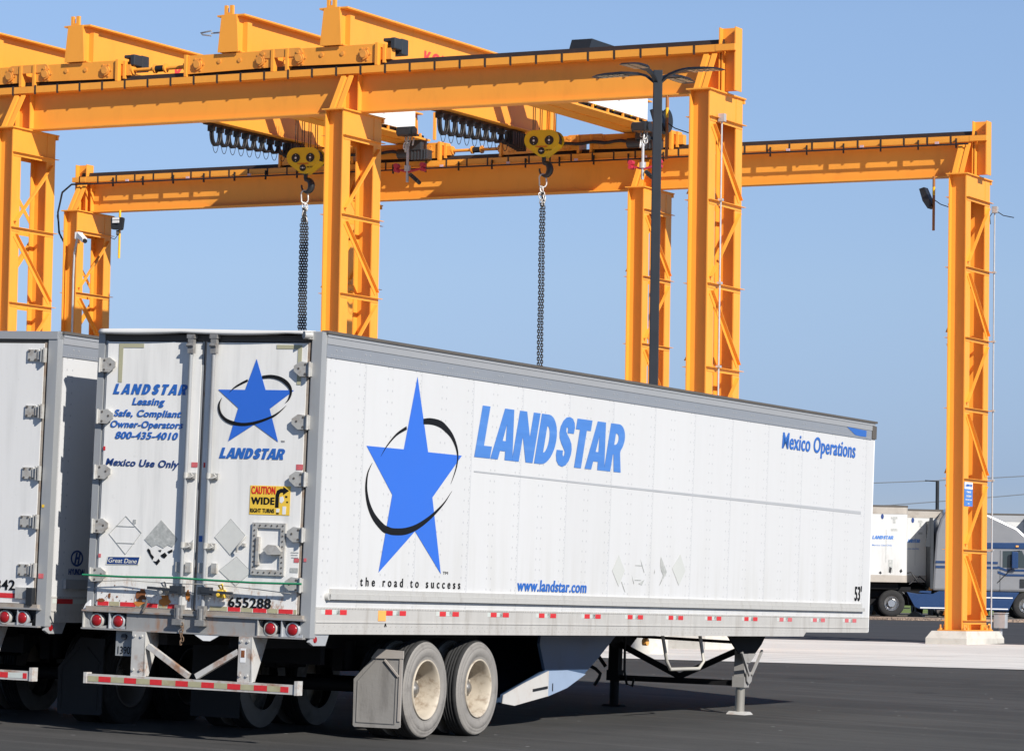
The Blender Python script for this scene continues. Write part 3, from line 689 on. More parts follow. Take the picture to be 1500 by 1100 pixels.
def make_hook(label, loc):
    r = thing('hook_block', label, 'crane hook', loc, .10, 'yellow hook blocks hanging from the cranes')
    out = hull([(-.235, .10, .265), (.235, .10, .265), (0, -.19, .17)])
    b = MB()
    for y in (-.20, .17): b.prism(out, (0, y, 0), (1, 0, 0), (0, 0, 1), (0, .03, 0))
    b.prism([(p[0] * .98, p[1] * .98) for p in out if p[1] < .02] , (0, -.17, 0), (1, 0, 0), (0, 0, 1), (0, .34, 0))
    b.build('side_plate', YELLOW, r)
    b = MB()
    for x in (-.235, .235):
        b.cyl((x, -.16, .1), (x, .16, .1), .22, 24)
    b.build_each('sheave', DGREY, r)
    b = MB()
    for x, z, q in ((-.22, .08, .125), (.22, .08, .125), (0, -.20, .095)): b.cyl((x, -.20, z), (x, -.215, z), q, 24)
    b.build_each('bearing_cover', BLACK, r)
    b = MB()
    for x, z, q in ((-.22, .08, .03), (.22, .08, .03), (0, -.20, .022)):
        b.cyl((x, -.215, z), (x, -.222, z), q, 12)
        for a in range(2): b.cyl((x + (0 if q > .025 else (a * .1 - .05)), -.215, z + ((a * .16 - .08) if q > .025 else 0)), (x + (0 if q > .025 else (a * .1 - .05)), -.220, z + ((a * .16 - .08) if q > .025 else 0)), .01, 8)
    b.build('pin', WHITE, r)
    txt('KONECRANES', STICKR, r, (-.17, -.20, -.10), .035, .34, REAR, .02); txt('50/10T', INK, r, (.12, -.20, -.20), .04, .18, REAR, .02)
    b = MB()
    for i in range(4):
        for j in (-1, 1): b.cyl((-.30 + i * .2, j * .07, .1), (-.30 + i * .2, j * .07, 1.75), .012, 6)
    b.build_each('wire_rope', mat('wire_rope_dark', (.05, .035, .025), .5), r)
    b = MB(); pts = []; rr = []
    for i in range(19):
        a = math.radians(100 - 290 * i / 18); pts.append((.03 + .15 * math.cos(a), 0, -.68 + .17 * math.sin(a))); rr.append(.05 + .06 * math.sin(math.pi * min(i / 13, 1)) * (1 if i < 14 else .6) - .025 * (i / 18))
    pts = [(0, 0, -.34), (0, 0, -.46)] + pts; rr = [.06, .06] + rr
    b.tube(pts, rr, 10); b.build('hook', BLACKP, r); return r
hA = make_hook('yellow hook block partly behind the second near column, holding a thick bunch of chain', (-49.80, 83.60, 13.38))
hB = make_hook('yellow hook block in open sky near the photo centre, holding two thin chains', (-42.65, 84.05, 13.60))
def make_sling(label, loc, strands, n, spread, m):
    r = thing('chain_sling', label, 'chain', loc, 0, 'chain slings hanging from the crane hooks')
    b = MB(); link(b, (0, 0, -.10), (0, 0, 1), (.88, .45, 0), .36, .20, .022); b.build('master_link', CHAINL, r)
    b = MB()
    for k in range(10): 
        link(b, (random.uniform(-.06, .06), random.uniform(-.04, .04), -.33 - k * .045), (random.uniform(-.3, .3), 0, 1), (math.cos(k), math.sin(k), 0), .16, .09, .014)
    b.build('shortening_hook', CHAINL, r)
    for s_ in range(strands):
        b = MB(); a = (s_ - (strands - 1) / 2) * spread
        dx, dy = a * .88, a * .45
        for k in range(n):
            z = -.45 - k * .074; k_ = min(1, k / 6); sd = Vector((.88, .45, 0)) if k % 2 == s_ % 2 else Vector((.5, -.86, 0))
            link(b, (dx * k_ + math.sin(k * .21 + s_) * .005, dy * k_, z), (0, 0, 1), sd, .100, .062, .0150)
        b.build('chain', CHAIN, r)
    return r
make_sling('thick four strand steel chain hanging behind the trailer doors, left of the second near column', (-49.82, 83.60, 12.50), 6, 66, .034, CHAIN)
make_sling('two thin parallel steel chains hanging in front of the sky at the photo centre', (-42.67, 84.05, 12.72), 2, 74, .085, CHAIN)

# auxiliary chain hoists with red clamps
def make_aux(label, loc):
    r = thing('chain_hoist', label, 'chain hoist', loc, 0, 'small chain hoists with red clamps')
    b = MB(); b.box(-.2, .2, -.3, .15, -.1, .12); b.cyl((-.25, -.1, .02), (.25, -.1, .02), .13, 14); b.build('hoist_body', BLACKP, r, bevel=.02)
    b = MB()
    for k in range(6): link(b, (random.uniform(-.1, .12), random.uniform(-.1, .1), -.12 - k * .06), (0, .3, 1), (math.cos(k), math.sin(k), 0), .2, .1, .02)
    b.build('shackle', CHAINL, r)
    b = MB(); b.cyl((0, 0, -.4), (0, 0, -1.35), .04, 10); b.cyl((0, 0, -.9), (0, 0, -1.05), .09, 10); b.build('load_bar', STEEL, r)
    for a, s_ in ((-.33, 1), (.48, 1)):
        b = MB(); p = Vector((a, 0, -.92)); b.bar((0, 0, -1.08), (a, 0, -.98), .05, .05)
        b.cyl((a, -.08, -.9), (a, .08, -.9), .07, 12); b.cyl((a, -.10, -1.02), (a, .10, -1.02), .055, 12); b.build('clamp', REDC, r)
    b = MB()
    for k in range(5): b.cyl((.12 + k * .05, -.05, -1.15 - .04 * k), (.14 + k * .05, .08, -1.22 - .04 * k), .055, 8)
    b.build('clamp_jaw', BLACKP, r); return r
make_aux('small chain hoist with red clamps hanging right of the second near column', (-46.25, 83.0, 13.95))
make_aux('small chain hoist with red clamps half hidden by the street light pole', (-39.22, 83.0, 13.75))

# ------------------------------------------------------------------ small crane yard equipment
def make_flood(label, loc, ry):
    r = thing('floodlight', label, 'floodlight', loc, 0, 'floodlights on striped rods below the beams')
    b = MB(); b.cyl((0, 0, 0), (0, 0, -.28), .035, 10); b.cyl((0, 0, -.50), (0, 0, -1.42), .035, 10); b.build('hanging_rod', ROD_B if ry else ROD_Y, r)
    b = MB(); b.cyl((0, 0, -.28), (0, 0, -.50), .036, 10); b.build('rod_band', ROD_Y, r)
    b = MB()
    if ry: b.prism([(-.36, .02), (-.22, .06), (-.06, -.28), (-.02, -.46), (-.12, -.50), (-.26, -.30)], (0, -.14, -.35), (1, 0, 0), (0, 0, 1), (0, .28, 0))
    else: b.prism(hull([(-.14, .14, .05), (.14, .14, .05), (-.13, -.12, .05), (.11, -.14, .05)], 8), (0.02, -.10, -.42), (1, .25, 0), (0, 0, 1), (0, -.08, 0))
    b.build('lamp_housing', BLACKP, r)
    if not ry:
        b = MB()
        for i in range(4):
            for j in range(2): b.box(-.11 + i * .06, -.06 + i * .06, -.23, -.215, -.40 + j * .09, -.33 + j * .09)
        b.build('led_panel', WHITE, r)
        b = MB(); b.bar((.0, -.1, -.62), (.03, -.14, -.74), .09, .06); b.build('bracket', BLACKP, r)
    b = MB(); sx = .95 if ry else -.32
    b.tube([(0.02, 0, -.62), (.2 * sx, .0, -.74), (.55 * sx, .0, -.86), (sx, .0, -.80)], .012, 6); b.build('cable', BLACK, r); return r
make_flood('black floodlight on a brown rod under the right end of the far beam', (-32.40, 86.35, H), True)
make_flood('black floodlight with bright lens on a yellow rod at the far beam left end', (-57.75, 86.35, H), False)
r = make_flood('striped yellow and brown rod light under the near beam beside the street light', (-32.69, 70.4, H), True)
# security camera
r = thing('security_camera', 'white security camera on the left end column of the far beam', 'camera', (X0 - SP + .06, YF - .05, 11.80))
b = MB(); b.box(-.02, .10, -.12, .12, -.08, .12); b.build('wall_bracket', WHITE, r)
b = MB(); b.bar((.08, -.05, .05), (.45, -.30, -.16), .15, .14); b.build('camera_body', WHITE, r, bevel=.01)
b = MB(); b.cyl((.42, -.28, -.145), (.50, -.335, -.19), .065, 12); b.build('lens', BLACK, r)
b = MB(); b.tube([(.03, -.06, -.05), (-.02, -.12, -.5), (-.05, -.1, -1.2), (-.04, -.1, -6.5)], .03, 8); b.build('cable_sleeve', STEEL, r)
# cable loop at the end of the far beam
b = MB(); xl = X0 - SP - PW
b.tube([(xl + .5, YF + .5, 13.42), (xl - .1, YF + .5, 13.42), (xl - .42, YF + .5, 13.2), (xl - .56, YF + .5, 12.6), (xl - .50, YF + .5, 12.0), (xl - .25, YF + .5, 11.6), (xl + .05, YF + .5, 11.45)], .028, 8)
b.tube([(xl - .1, YF + .5, 13.40), (xl - .47, YF + .52, 13.15), (xl - .60, YF + .52, 12.5), (xl - .45, YF + .52, 11.85), (xl, YF + .52, 11.5)], .014, 6)
tag(b.build('power_cable', BLACK), 'black cable looping down beside the left end column of the far beam', 'cable')
# conduits
def conduit(label, x, y, z0, z1, boxes, lead):
    r = thing('conduit', label, 'conduit', (x, y, z0), 0, 'thin grey conduits on the crane columns')
    b = MB(); b.cyl((0, 0, 0), (0, 0, z1 - z0), .022, 8); b.build('pipe', STEEL, r)
    b = MB(); b.box(-.06, .08, -.06, .06, z1 - z0, z1 - z0 + .17); b.build('junction_box', STEEL, r)
    for z in boxes: b = MB(); b.box(-.05, .05, -.05, .05, z - z0 - .02, z - z0 + .03); b.build('clamp', STEEL, r)
    if lead: b = MB(); b.tube([(.05, .0, z1 - z0 + .05), (.2, .1, z1 - z0 - .06), (.35, .5, z1 - z0 - .08)], .012, 6); b.tube([(-.0, .0, z1 - z0 + .1), (-.12, -.05, z1 - z0 - .1), (-.08, -.1, z1 - z0 - .3)], .012, 6); b.build('wire', BLACK, r)
conduit('thin grey conduit running up the right end column of the near beam', XE + .11, YN + .42, .8, 11.9, (10.18, 8.36, 6.54, 4.72), False)
conduit('thin grey conduit standing beside the far right column above the grey junction box', XE + .07, YF + 1.98, .75, 11.75, (10.18, 8.36, 6.54, 4.72, 2.9), True)
r = thing('junction_box', 'grey electrical box on a short post beside the far right concrete block', 'electrical box', (XE + .20, YF + 2.35, .45))
b = MB(); b.cyl((0, 0, 0), (0, 0, .45), .05, 10); b.cyl((0, 0, 0), (0, 0, .05), .10, 10); b.build('post', STEEL, r)
b = MB(); b.box(-.16, .16, -.1, .1, .42, .80); b.build('box', STEEL, r, bevel=.01)
b = MB(); b.box(-.18, .18, -.12, .12, .80, .83); b.build('lid', STEEL, r)
b = MB(); b.cyl((-.32, -.1, .42), (-.24, -.15, .50), .05, 8); b.build('plug', AMBER, r)
# sign on the far right column
SX = XE + .008
r = thing('company_sign', 'small blue and white sign fixed to the far right column', 'sign', (SX, YF + .02, 4.0))
b = MB(); b.box(0, .006, 0, .62, 0, .62); b.build('sign_board', BLUE_L, r)
b = MB(); b.box(.007, .010, 0.01, .61, .44, .615); b.build('white_header', WHITE, r)
heavy('LANDSTAR', BLUE_T, r, (.011, .06, .50), .07, .50, .2, SIDE, lift=.002)
for t_, z, w in (('CRANE', .34, .32), ('SYSTEM', .23, .36), ('NO ENTRY AREA', .15, .48), ('ONLY', .05, .16)): txt(t_, WHITE, r, (.008, .31 - w / 2, z), .05 if z > .16 else .03, w, SIDE, .02)

# ------------------------------------------------------------------ street light
LX, LY_ = -29.40, 62.86
b = MB(); b.lathe([(-.4, .365), (.45, .365), (.48, .33), (.48, 0)], (LX, LY_, .40), (0, 0, 1), 32)
tag(b.build('lamp_footing', CONC), 'round concrete base of the dark street light seen below the trailer', 'concrete base')
r = thing('street_light', 'dark blue street light with four flat lamp heads in front of the near beam', 'street light', (LX, LY_, .88), math.atan2(.459, .888))
b = MB(); b.box(-.2, .2, -.2, .2, 0, .03); b.build('base_plate', POLE, r)
b = MB(); b.box(-.09, .09, -.09, .09, .03, 11.03); b.build('pole', POLE, r, bevel=.012)
b = MB(); b.box(-.15, -.09, -.03, .03, 9.65, 9.71); b.box(-.18, -.15, -.05, .05, 9.62, 9.74); b.build('photocell', POLE, r)
for (dx, dy) in ((-1.23, .70), (-.68, -1.22), (1.23, -.70), (.68, 1.22)):
    d = Vector((dx, dy, 0)).normalized(); pr = Vector((-d.y, d.x, 0)); b = MB()
    rows = [(.08, .045, 10.78, .06), (.25, .045, 10.91, .055), (.42, .05, 10.965, .05), (.58, .12, 10.985, .045), (.75, .20, 10.99, .045), (1.10, .215, 10.985, .04), (1.30, .19, 10.975, .03), (1.43, .10, 10.965, .02)]
    vs = []
    for (t_, w, z, h) in rows:
        for a, c in ((-1, 0), (1, 0), (.75, 1), (-.75, 1)): vs.append(d * t_ + pr * (w * a) + Vector((0, 0, z + h * c)))
    fs = []
    for i in range(len(rows) - 1):
        for k in range(4): fs.append((i * 4 + k, i * 4 + (k + 1) % 4, i * 4 + 4 + (k + 1) % 4, i * 4 + 4 + k))
    fs += [(3, 2, 1, 0), tuple(range(len(vs) - 4, len(vs)))]
    b.add(vs, fs); hd = b.build('lamp_head', POLE, r)
    b = MB()
    for i in range(5):
        for j in (-1, 1):
            c = d * (.72 + i * .12) + pr * (.09 * j); b.bar(c + Vector((0, 0, 10.978)), c + d * .09 + Vector((0, 0, 10.978)), .13, .012)
    b.build('led_panel', LED, hd)

# ------------------------------------------------------------------ semi trailers
TLEN, TW = 16.15, 2.6
def wheel(r, xo, y, sg, rad=.52, outer=True, dusty_unshaded=True):
    """xo: outer sidewall plane; sg=+1 faces +X. hub mesh with tyre and rim children"""
    A = (-sg, 0, 0); o = (xo, y, rad)
    hub = MB()
    if outer:
        hub.cur = 1; hub.lathe([(.318, .262), (.312, .148)], o, A, 28); hub.cur = 0; hub.lathe([(.312, .148), (.23, .145), (.19, .125), (.175, .09), (.175, 0)], o, A, 28)
        for k in range(10):
            a = 2 * math.pi * k / 10; p = Vector(o) + Vector(A) * .205 + Vector((0, math.cos(a), math.sin(a))) * .125
            hub.cyl(p, p - Vector(A) * .035, .016, 6)
    else: hub.lathe([(.05, .29), (.06, 0)], o, A, 20)
    RM = RIMM if dusty_unshaded else mat('rim_shade_dark', (.10, .09, .08), .7, var=.3, sc=9)  # neighbour's right wheels: shade put into dark rim and sidewall colours
    hb = hub.build('wheel', [RM, mat('disc_shade', (.10, .075, .055), .85, var=.3, sc=14)], r)  # shadow inside the deep dish painted as a dark disc colour
    t = MB(); w = .27
    prof = [(.022, .312), (.010, .340), (.012, .347), (.006, .352), (.0, .40), (.002, .432), (.008, .437), (.004, .442), (.010, .462), (.018, .480), (.014, .486), (.034, .502)]
    if rad != .52: prof = [(h, q * rad / .52) for h, q in prof]
    k = rad / .52
    t.lathe(prof, o, A, 48)
    t.cur = 1; tr_ = [(.034, .500 * k), (.050, .516 * k)]
    x = .052
    for g in (.085, .118, .152, .185): tr_ += [(g - .006, rad), (g - .005, rad - .007), (g + .005, rad - .007), (g + .006, rad)]
    tr_ += [(.218, .516 * k), (.236, .500 * k)]; t.lathe(tr_, o, A, 48)
    t.cur = 0; t.lathe([(.236, .500 * k), (w, .40 * k), (w - .02, .312 * k)], o, A, 48)
    t.build('tyre', [SIDEW if dusty_unshaded else TREAD, TREAD], hb)
    q = MB(); q.lathe([(.026, .312 * k), (.006, .318 * k), (.002, .308 * k), (.012, .298 * k), (.045, .288 * k), (.10, .280 * k), (.27, .268 * k), (.318, .262 * k)] if outer else [(.026, .312 * k), (.03, .28 * k)], o, A, 48); q.build('rim', RM, hb)
    if outer:
        q = MB(); q.lathe([(.175, .082), (.14, .078), (.135, .055), (.118, .05), (.116, 0)], o, A, 20)
        for k in range(6):
            a = 2 * math.pi * k / 6; p = Vector(o) + Vector(A) * .175 + Vector((0, math.cos(a), math.sin(a))) * .088; q.cyl(p, p - Vector(A) * .02, .012, 6)
        q.build('hub_cap', mat('hub_cap_metal', (.32, .30, .27), .35, metal=.6, var=.4, sc=40), hb)
    return hb
def hinge(door, x, z, sg):
    """sg=+1: on the right post (strap points left)"""
    b = MB(); s = -sg
    pts = [(0, -.07), (0, .065), (s * .10, .075), (s * .17, .03), (s * .17, -.02), (s * .10, -.075)]
    b.prism(pts, (x + s * .02, -.030, z), (1, 0, 0), (0, 0, 1), (0, -.012, 0)); b.prism([(p[0] * .9, p[1] * .9) for p in pts], (x + s * .02, -.002, z), (1, 0, 0), (0, 0, 1), (0, -.027, 0))
    b.box(min(x, x + s * .03), max(x, x + s * .03), -.052, -.002, z - .070, z + .065)
    b.cyl((x + s * .008, -.052, z - .078), (x + s * .008, -.052, z + .072), .015, 8)
    b.cur = 1
    for u, v in ((.06, .045), (.06, -.05), (.135, .005)): b.cyl((x + s * u, -.042, z + v), (x + s * u, -.046, z + v), .012, 8)
    b.build('hinge', [HINGE, SEAM], door)
def lock_bar(door, x):
    b = MB(); b.cyl((x, -.048, 1.17), (x, -.048, 4.0), .020, 10)
    k = b.build('lock_bar', POST, door)
    b = MB()
    for z in (2.63, 1.93, 3.70):
        if z == 3.70: continue
        b.cyl((x, -.048, z - .03), (x, -.048, z + .03), .027, 10); b.box(x - .01, x + .10, -.03, -.012, z - .028, z + .028); b.tube([(x + .02, -.06, z - .03), (x + .07, -.075, z - .02), (x + .09, -.05, z), (x + .07, -.07, z + .02)], .010, 6)
    b.build_each('bar_guide', HINGE, k)
    b = MB()
    for z0, z1 in ((3.86, 4.03),): b.box(x - .028, x + .034, -.075, -.02, z0, z1); b.box(x - .04, x + .045, -.08, -.01, z1 - .02, z1 + .02); b.cyl((x - .036, -.08, z1 - .09), (x + .04, -.08, z1 - .09), .016, 8)
    b.box(x - .035, x + .04, -.095, -.02, 1.20, 1.33); b.cyl((x, -.07, 1.16), (x, -.07, 1.30), .036, 10); b.box(x - .05, x + .055, -.11, -.035, 1.13, 1.19)
    b.build_each('bar_cam', mat('cam_dark_metal', (.27, .265, .255), .5, metal=.3, var=.35, sc=25, dirt=(.1, .06, .04), damt=.6, dsc=12), k); return k
def make_trailer(main):
    if main: r = thing('semi_trailer', 'white trailer with a big blue star on its long side and weathered rear doors', 'trailer', group='white semi trailers parked side by side')
    else: r = thing('semi_trailer', 'plain white trailer cut off by the left edge, parked tight beside the lettered one', 'trailer', group='white semi trailers parked side by side')
    # body
    b = MB(); b.box(2.585, 2.6, .10, TLEN, 1.37, 3.86); side = b.build('side_wall', PANEL, r)
    b = MB(); b.box(0, .015, .10, TLEN, 1.37, 3.86); b.build('side_wall', PANEL, r)
    b = MB(); b.box(.0, 2.6, TLEN + .001, TLEN + .05, 1.16, 4.08); b.build('front_wall', WHITE, r, bevel=.012)
    b = MB(); b.box(.02, 2.58, .1, TLEN, 4.082, 4.10); b.build('roof', WHITE, r)
    b = MB(); b.box(2.575, 2.612, .10, TLEN, 3.975, 4.078); b.box(-.012, .025, .10, TLEN, 3.975, 4.078); b.box(2.60, 2.618, .10, TLEN, 4.045, 4.06)
    tr_ = b.build('top_rail', ALU, r)
    b = MB(); b.box(2.59, 2.606, .10, TLEN - .12, 3.845, 3.974); b.box(-.006, .01, .10, TLEN, 3.845, 3.974)
    b.box(2.606, 2.609, .10, TLEN - .12, 3.845, 3.855)
    ls = b
    b = MB(); b.box(2.55, 2.625, .08, TLEN + .06, 4.079, 4.108); b.build('roof_edge', SEAM, tr_)
    if True:
        b = ls; b.cur = 1
        for k in range(int((TLEN - .3) / .055)): b.cyl((2.606, .2 + k * .055, 3.872), (2.6085, .2 + k * .055, 3.872), .009, 5)
        for k in range(int((TLEN - .3) / .62)):
            for q in (0, .10): b.cyl((2.606, .30 + k * .621 + q, 3.925), (2.609, .30 + k * .621 + q, 3.925), .012, 5)
        b.build('lower_strip', [ALU_D, ALU], tr_)
    b = MB(); b.prism([(.10, 1.10), (13.63, 1.10), (13.72, 1.155), (TLEN, 1.155), (TLEN, 1.37), (.10, 1.37)], (2.575, 0, 0), (0, 1, 0), (0, 0, 1), (.030, 0, 0))
    b.box(2.605, 2.612, .10, TLEN, 1.214, 1.226); b.box(2.605, 2.6085, .10, TLEN, 1.352, 1.37)
    b.box(-.005, .025, .10, TLEN, 1.10, 1.37)
    br = b.build('bottom_rail', mat('bottom_rail_beige', (.50, .485, .455), .5, metal=.05, var=.14, sc=2.5, dirt=(.33, .30, .26), damt=.6, dsc=2.2, streak=(1, 3, .5)), r)
    b = MB()
    for k in range(265):
        if .2 + k * .06 < TLEN - .1: b.cyl((2.605, .2 + k * .06, 1.360), (2.6105, .2 + k * .06, 1.360), .010, 5)
        for zz in (1.14, 1.18):
            if k % 2 == (zz > 1.15) and .2 + k * .06 < 13.5: b.cyl((2.605, .2 + k * .06, zz), (2.608, .2 + k * .06, zz), .007, 5)
    b.build('rivet', mat('rivet_grey', (.42, .41, .39), .5), br)
    # reflective tape on the rail
    b = MB()
    reds = [.29, .43, .6, .74, 1.59, 1.74, 1.9, 2.04]; k = 0
    reds += sum([[2.82 + j * 1.238, 2.965 + j * 1.238, 3.125 + j * 1.238, 3.275 + j * 1.238] for j in range(11)], [])
    if not main: reds = [.2, .5, 1.6, 1.9]
    for m_ in (0, 1, 2):
        b = MB()
        for i in range(0, len(reds), 2):
            y0, y1 = reds[i], reds[i + 1]; fad = y0 > 12.5
            if m_ == 2: 
                if y1 + .02 < (reds[i + 2] if i + 2 < len(reds) else 0) and (i // 2) % 2 == 0: b.box(2.605, 2.607, y1 + .004, reds[i + 2] - .004, 1.298, 1.344)
                b.box(2.605, 2.607, y0 - .08, y0 - .004, 1.298, 1.344)
            elif fad == (m_ == 1): b.box(2.605, 2.6075, y0, y1, 1.295, 1.345)
        if b.v: b.build_each('reflective_tape', (RED, REDP, WTAPE)[m_], br)
    # rear frame
    b = MB(); b.box(0, .075, .0, .12, 1.06, 4.09); b.box(.075, .09, .02, .12, 1.3, 4.0); b.box(2.49, 2.6, .0, .12, 1.06, 4.09); b.box(2.465, 2.489, .03, .12, 1.3, 4.0)
    fr = b.build_each('rear_frame_post', POST, r)[-1]
    b = MB(); b.box(.076, 2.489, .015, .12, 3.985, 4.05); b.build('header', SEAM, fr)
    if main:
        pts = []; n = 40
        b = MB()
        xs = lin(.04, 2.46, 41); zt = [4.092 + .006 * math.sin(x * 2.2) for x in xs]
        zb = [4.066 - .018 * abs(math.sin(x * 2.6 + .5)) for x in xs]
        vs = []
        for i, x in enumerate(xs):
            for (yy, zz) in ((-.07, zb[i]), (-.08, (zb[i] + zt[i]) / 2), (-.05, zt[i] + .01), (.12, zt[i] + .02), (.12, zb[i] - .0)): vs.append((x, yy, zz))
        fs = [(i * 5 + k, i * 5 + (k + 1) % 5, i * 5 + 5 + (k + 1) % 5, i * 5 + 5 + k) for i in range(40) for k in range(5)]
        fs += [(4, 3, 2, 1, 0), tuple(range(200, 205))]
        b.add(vs, fs, True); b.build('rain_gutter', mat('header_white', (.66, .65, .62), .5, var=.08), fr)
        b = MB(); b.cyl((2.44, -.09, 4.05), (2.49, -.02, 4.05), .04, 10); b.box(2.42, 2.5, -.06, 0, 4.01, 4.085); b.build('corner_casting', HINGE, fr)
    else:
        b = MB(); b.box(0, 2.6, -.01, .12, 4.02, 4.10); b.build('rain_gutter', ALU, fr)
    # sill and bumper
    b = MB(); b.box(.02, 2.53, -.05, .10, 1.243, 1.280); b.build('sill', SILL, fr)
    b = MB(); b.box(.50, 2.02, -.03, .10, 1.05, 1.235) if main else b.box(.5, 2.0, -.03, .1, 1.05, 1.235); b.box(-.02, 2.55, -.06, .10, 1.045, 1.06); b.box(-.02, 2.55, -.06, .1, 1.225, 1.243)
    bp = b.build('rear_bumper', BUMPER, r)
    if main:
        b = MB(); b.prism([(1.30, 1.05), (1.62, 1.05), (1.50, .985), (1.42, .985)], (0, -.055, 0), (1, 0, 0), (0, 0, 1), (0, .01, 0)); b.build('splash_lip', WHITE, bp)
        b = MB(); b.prism([(-.03, 1.24), (.0, 1.30), (.05, 1.34), (.05, 1.24)], (0, -.02, 0), (1, 0, 0), (0, 0, 1), (0, .1, 0)); b.build('corner_plate', WHITE, bp)
    lx = [(.146, -.01, .275), (.402, .30, .49), (2.169, 2.03, 2.29), (2.421, 2.30, 2.54)] if main else [(2.125, 2.02, 2.29), (2.34, 2.29, 2.46), (.2, .06, .3), (.42, .3, .52)]
    b = MB(); b.box(-.02, .49, .045, .09, 1.06, 1.225); b.box(2.02, 2.55, .045, .09, 1.06, 1.225); b.build_each('light_recess', BLACKP, bp)
    for i, (x, xa, xb) in enumerate(lx):
        b = MB(); b.lathe([(0, .062), (.02, .076), (.06, .074)], (x, -.035, 1.135), (0, 1, 0), 24); b.lathe([(.004, .060), (.0, .066), (.006, .074)], (x, -.038, 1.135), (0, 1, 0), 24)
        b.prism([(xa + .005, 1.062), (xb - .005, 1.062), (xb - .005, 1.09), (x, 1.075), (xa + .005, 1.17)], (0, -.028, 0), (1, 0, 0), (0, 0, 1), (0, .01, 0)); b.box(xa, xa + .012, -.05, .05, 1.062, 1.223)
        t = b.build('tail_light', STEEL if i % 2 else HINGE, bp)
        b = MB(); b.lathe([(.02, .056), (.002, .055), (-.006, .042), (-.010, .02), (-.011, 0)], (x, -.04, 1.135), (0, 1, 0), 24); b.build('lens', LENS, t)
    # doors
    for k, (xa, xb) in enumerate(((.094, 1.250), (1.262, 2.46))):
        m_ = DOORM if main else DOORG
        b = MB(); b.box(xa + .022, xb - .022, .0, .05, 1.285, 3.975); d = b.build('door', m_, r)
        b = MB(); b.box(xa, xa + .02, .008, .05, 1.29, 3.985); b.box(xb - .02, xb, .008, .05, 1.29, 3.985); b.box(xa + .02, xb - .02, .008, .05, 1.281, 1.284); b.build('door_seal', SILL if k else POST, d)
        hz = (3.735, 3.21, 2.645, 2.095, 1.60) if main else (3.85, 3.27, 2.63, 2.13, 1.63)
        for z in hz:
            if main:
                hinge(d, .045 if k == 0 else 2.505, z + (-.02 if k else 0), -1 if k == 0 else 1)
            elif k == 1:
                b = MB(); x = 2.45; b.box(x - .20, x - .07, -.018, 0, z - .06, z + .06); b.box(x - .07, x + .01, -.030, 0, z - .045, z + .045); b.box(x + .012, x + .03, -.06, -.01, z - .075, z + .075); b.cyl((x - .02, -.035, z - .07), (x - .02, -.035, z + .07), .014, 8)
                b.cur = 1
                for u, v in ((.10, .045), (.10, -.045), (.175, .045), (.175, -.045)): b.cyl((x - u, -.02, z + v), (x - u, -.026, z + v), .012, 6)
                b.build('hinge', [HINGE, SEAM], d)
        if main: lock_bar(d, 1.13 if k == 0 else 1.395)
        elif k == 0: lock_bar(d, .9)
        # tape band along the bottom
        if main:
            zs0, zs1 = 1.290, 1.333
            edges = [(.13, .26), (.40, .58), (.70, .84), (.96, 1.07)] if k == 0 else [(1.66, 1.80), (1.95, 2.10), (2.24, 2.40)]
            ol = [(.27, .39), (.59, .69), (.85, .95)] if k == 0 else [(1.45, 1.65), (1.81, 1.94), (2.11, 2.23), (2.41, 2.44)]
            b = MB(); [b.box(a, c, -.0035, -.0005, zs0, zs1) for a, c in edges]; b.build_each('reflective_tape', RED, d)
            b = MB(); [b.box(a, c, -.0035, -.0005, zs0, zs1) for a, c in ol]; b.build_each('reflective_tape', OLIVE, d)
        else:
            b = MB(); b.box(1.9, 2.35, -.0035, -.0005, 1.335, 1.385) if k else b.box(.2, .6, -.0035, -.0005, 1.335, 1.385); b.build_each('reflective_tape', RED, d)
        if not main and k == 1:
            txt('655342', INK, d, (1.72, 0, 1.42), .10, .50, REAR, .02); b = MB(); b.box(2.24, 2.40, -.03, -.001, 1.335, 1.45); b.build('latch_plate', HINGE, d)
            b = MB(); b.box(2.40, 2.47, -.07, -.001, 1.27, 1.45); b.build('latch', BLACKP, d)
        if main and k == 0:
            L_ = dict(m=BLUE_T, parent=d, face=REAR)
            heavy('LANDSTAR', BLUE_T, d, (.200, 0, 3.440), .106, .88, .28, REAR, lift=.004, gap=.19)
            txt('Leasing', BLUE_T, d, (.434, 0, 3.335), .070, .39, REAR, .030, .25)
            txt('Safe, Compliant', BLUE_T, d, (.222, 0, 3.215), .067, .80, REAR, .030, .25)
            txt('Owner-Operators', BLUE_T, d, (.188, 0, 3.103), .067, .86, REAR, .030, .25)
            txt('800-435-4010', BLUE_T, d, (.250, 0, 2.988), .070, .745, REAR, .032, .25)
            txt('Mexico Use Only', NAVY, d, (.150, 0, 2.715), .070, .87, REAR, .022, .25, tilt=-.012)
            # placards
            P = [(0.42, 2.207), (0.618, 2.037), (0.435, 1.811), (0.227, 2.016)]; cx, cz = .425, 2.018
            sc = lambda q, f: [(cx + (a - cx) * f, cz + (c - cz) * f) for a, c in q]
            shape([P, sc(P, .955)], FAINT2, d, (0, 0, 0), REAR, .003); shape([rect(.31, .53, 2.095, 2.102), rect(.32, .54, 1.925, 1.932)], FAINT2, d, (0, 0, 0), REAR, .003)
            shape([rect(.512, .545, 2.13, 2.17)], FAINT2, d, (0, 0, 0), REAR, .0045)
            up = [(.84, 2.175), (1.043, 1.992), (.985, 1.905), (.93, 1.925), (.88, 1.89), (.80, 1.925), (.745, 1.90), (.70, 1.93), (.652, 1.973)]
            shape([up], FAINT2, d, (0, 0, 0), REAR, .003)
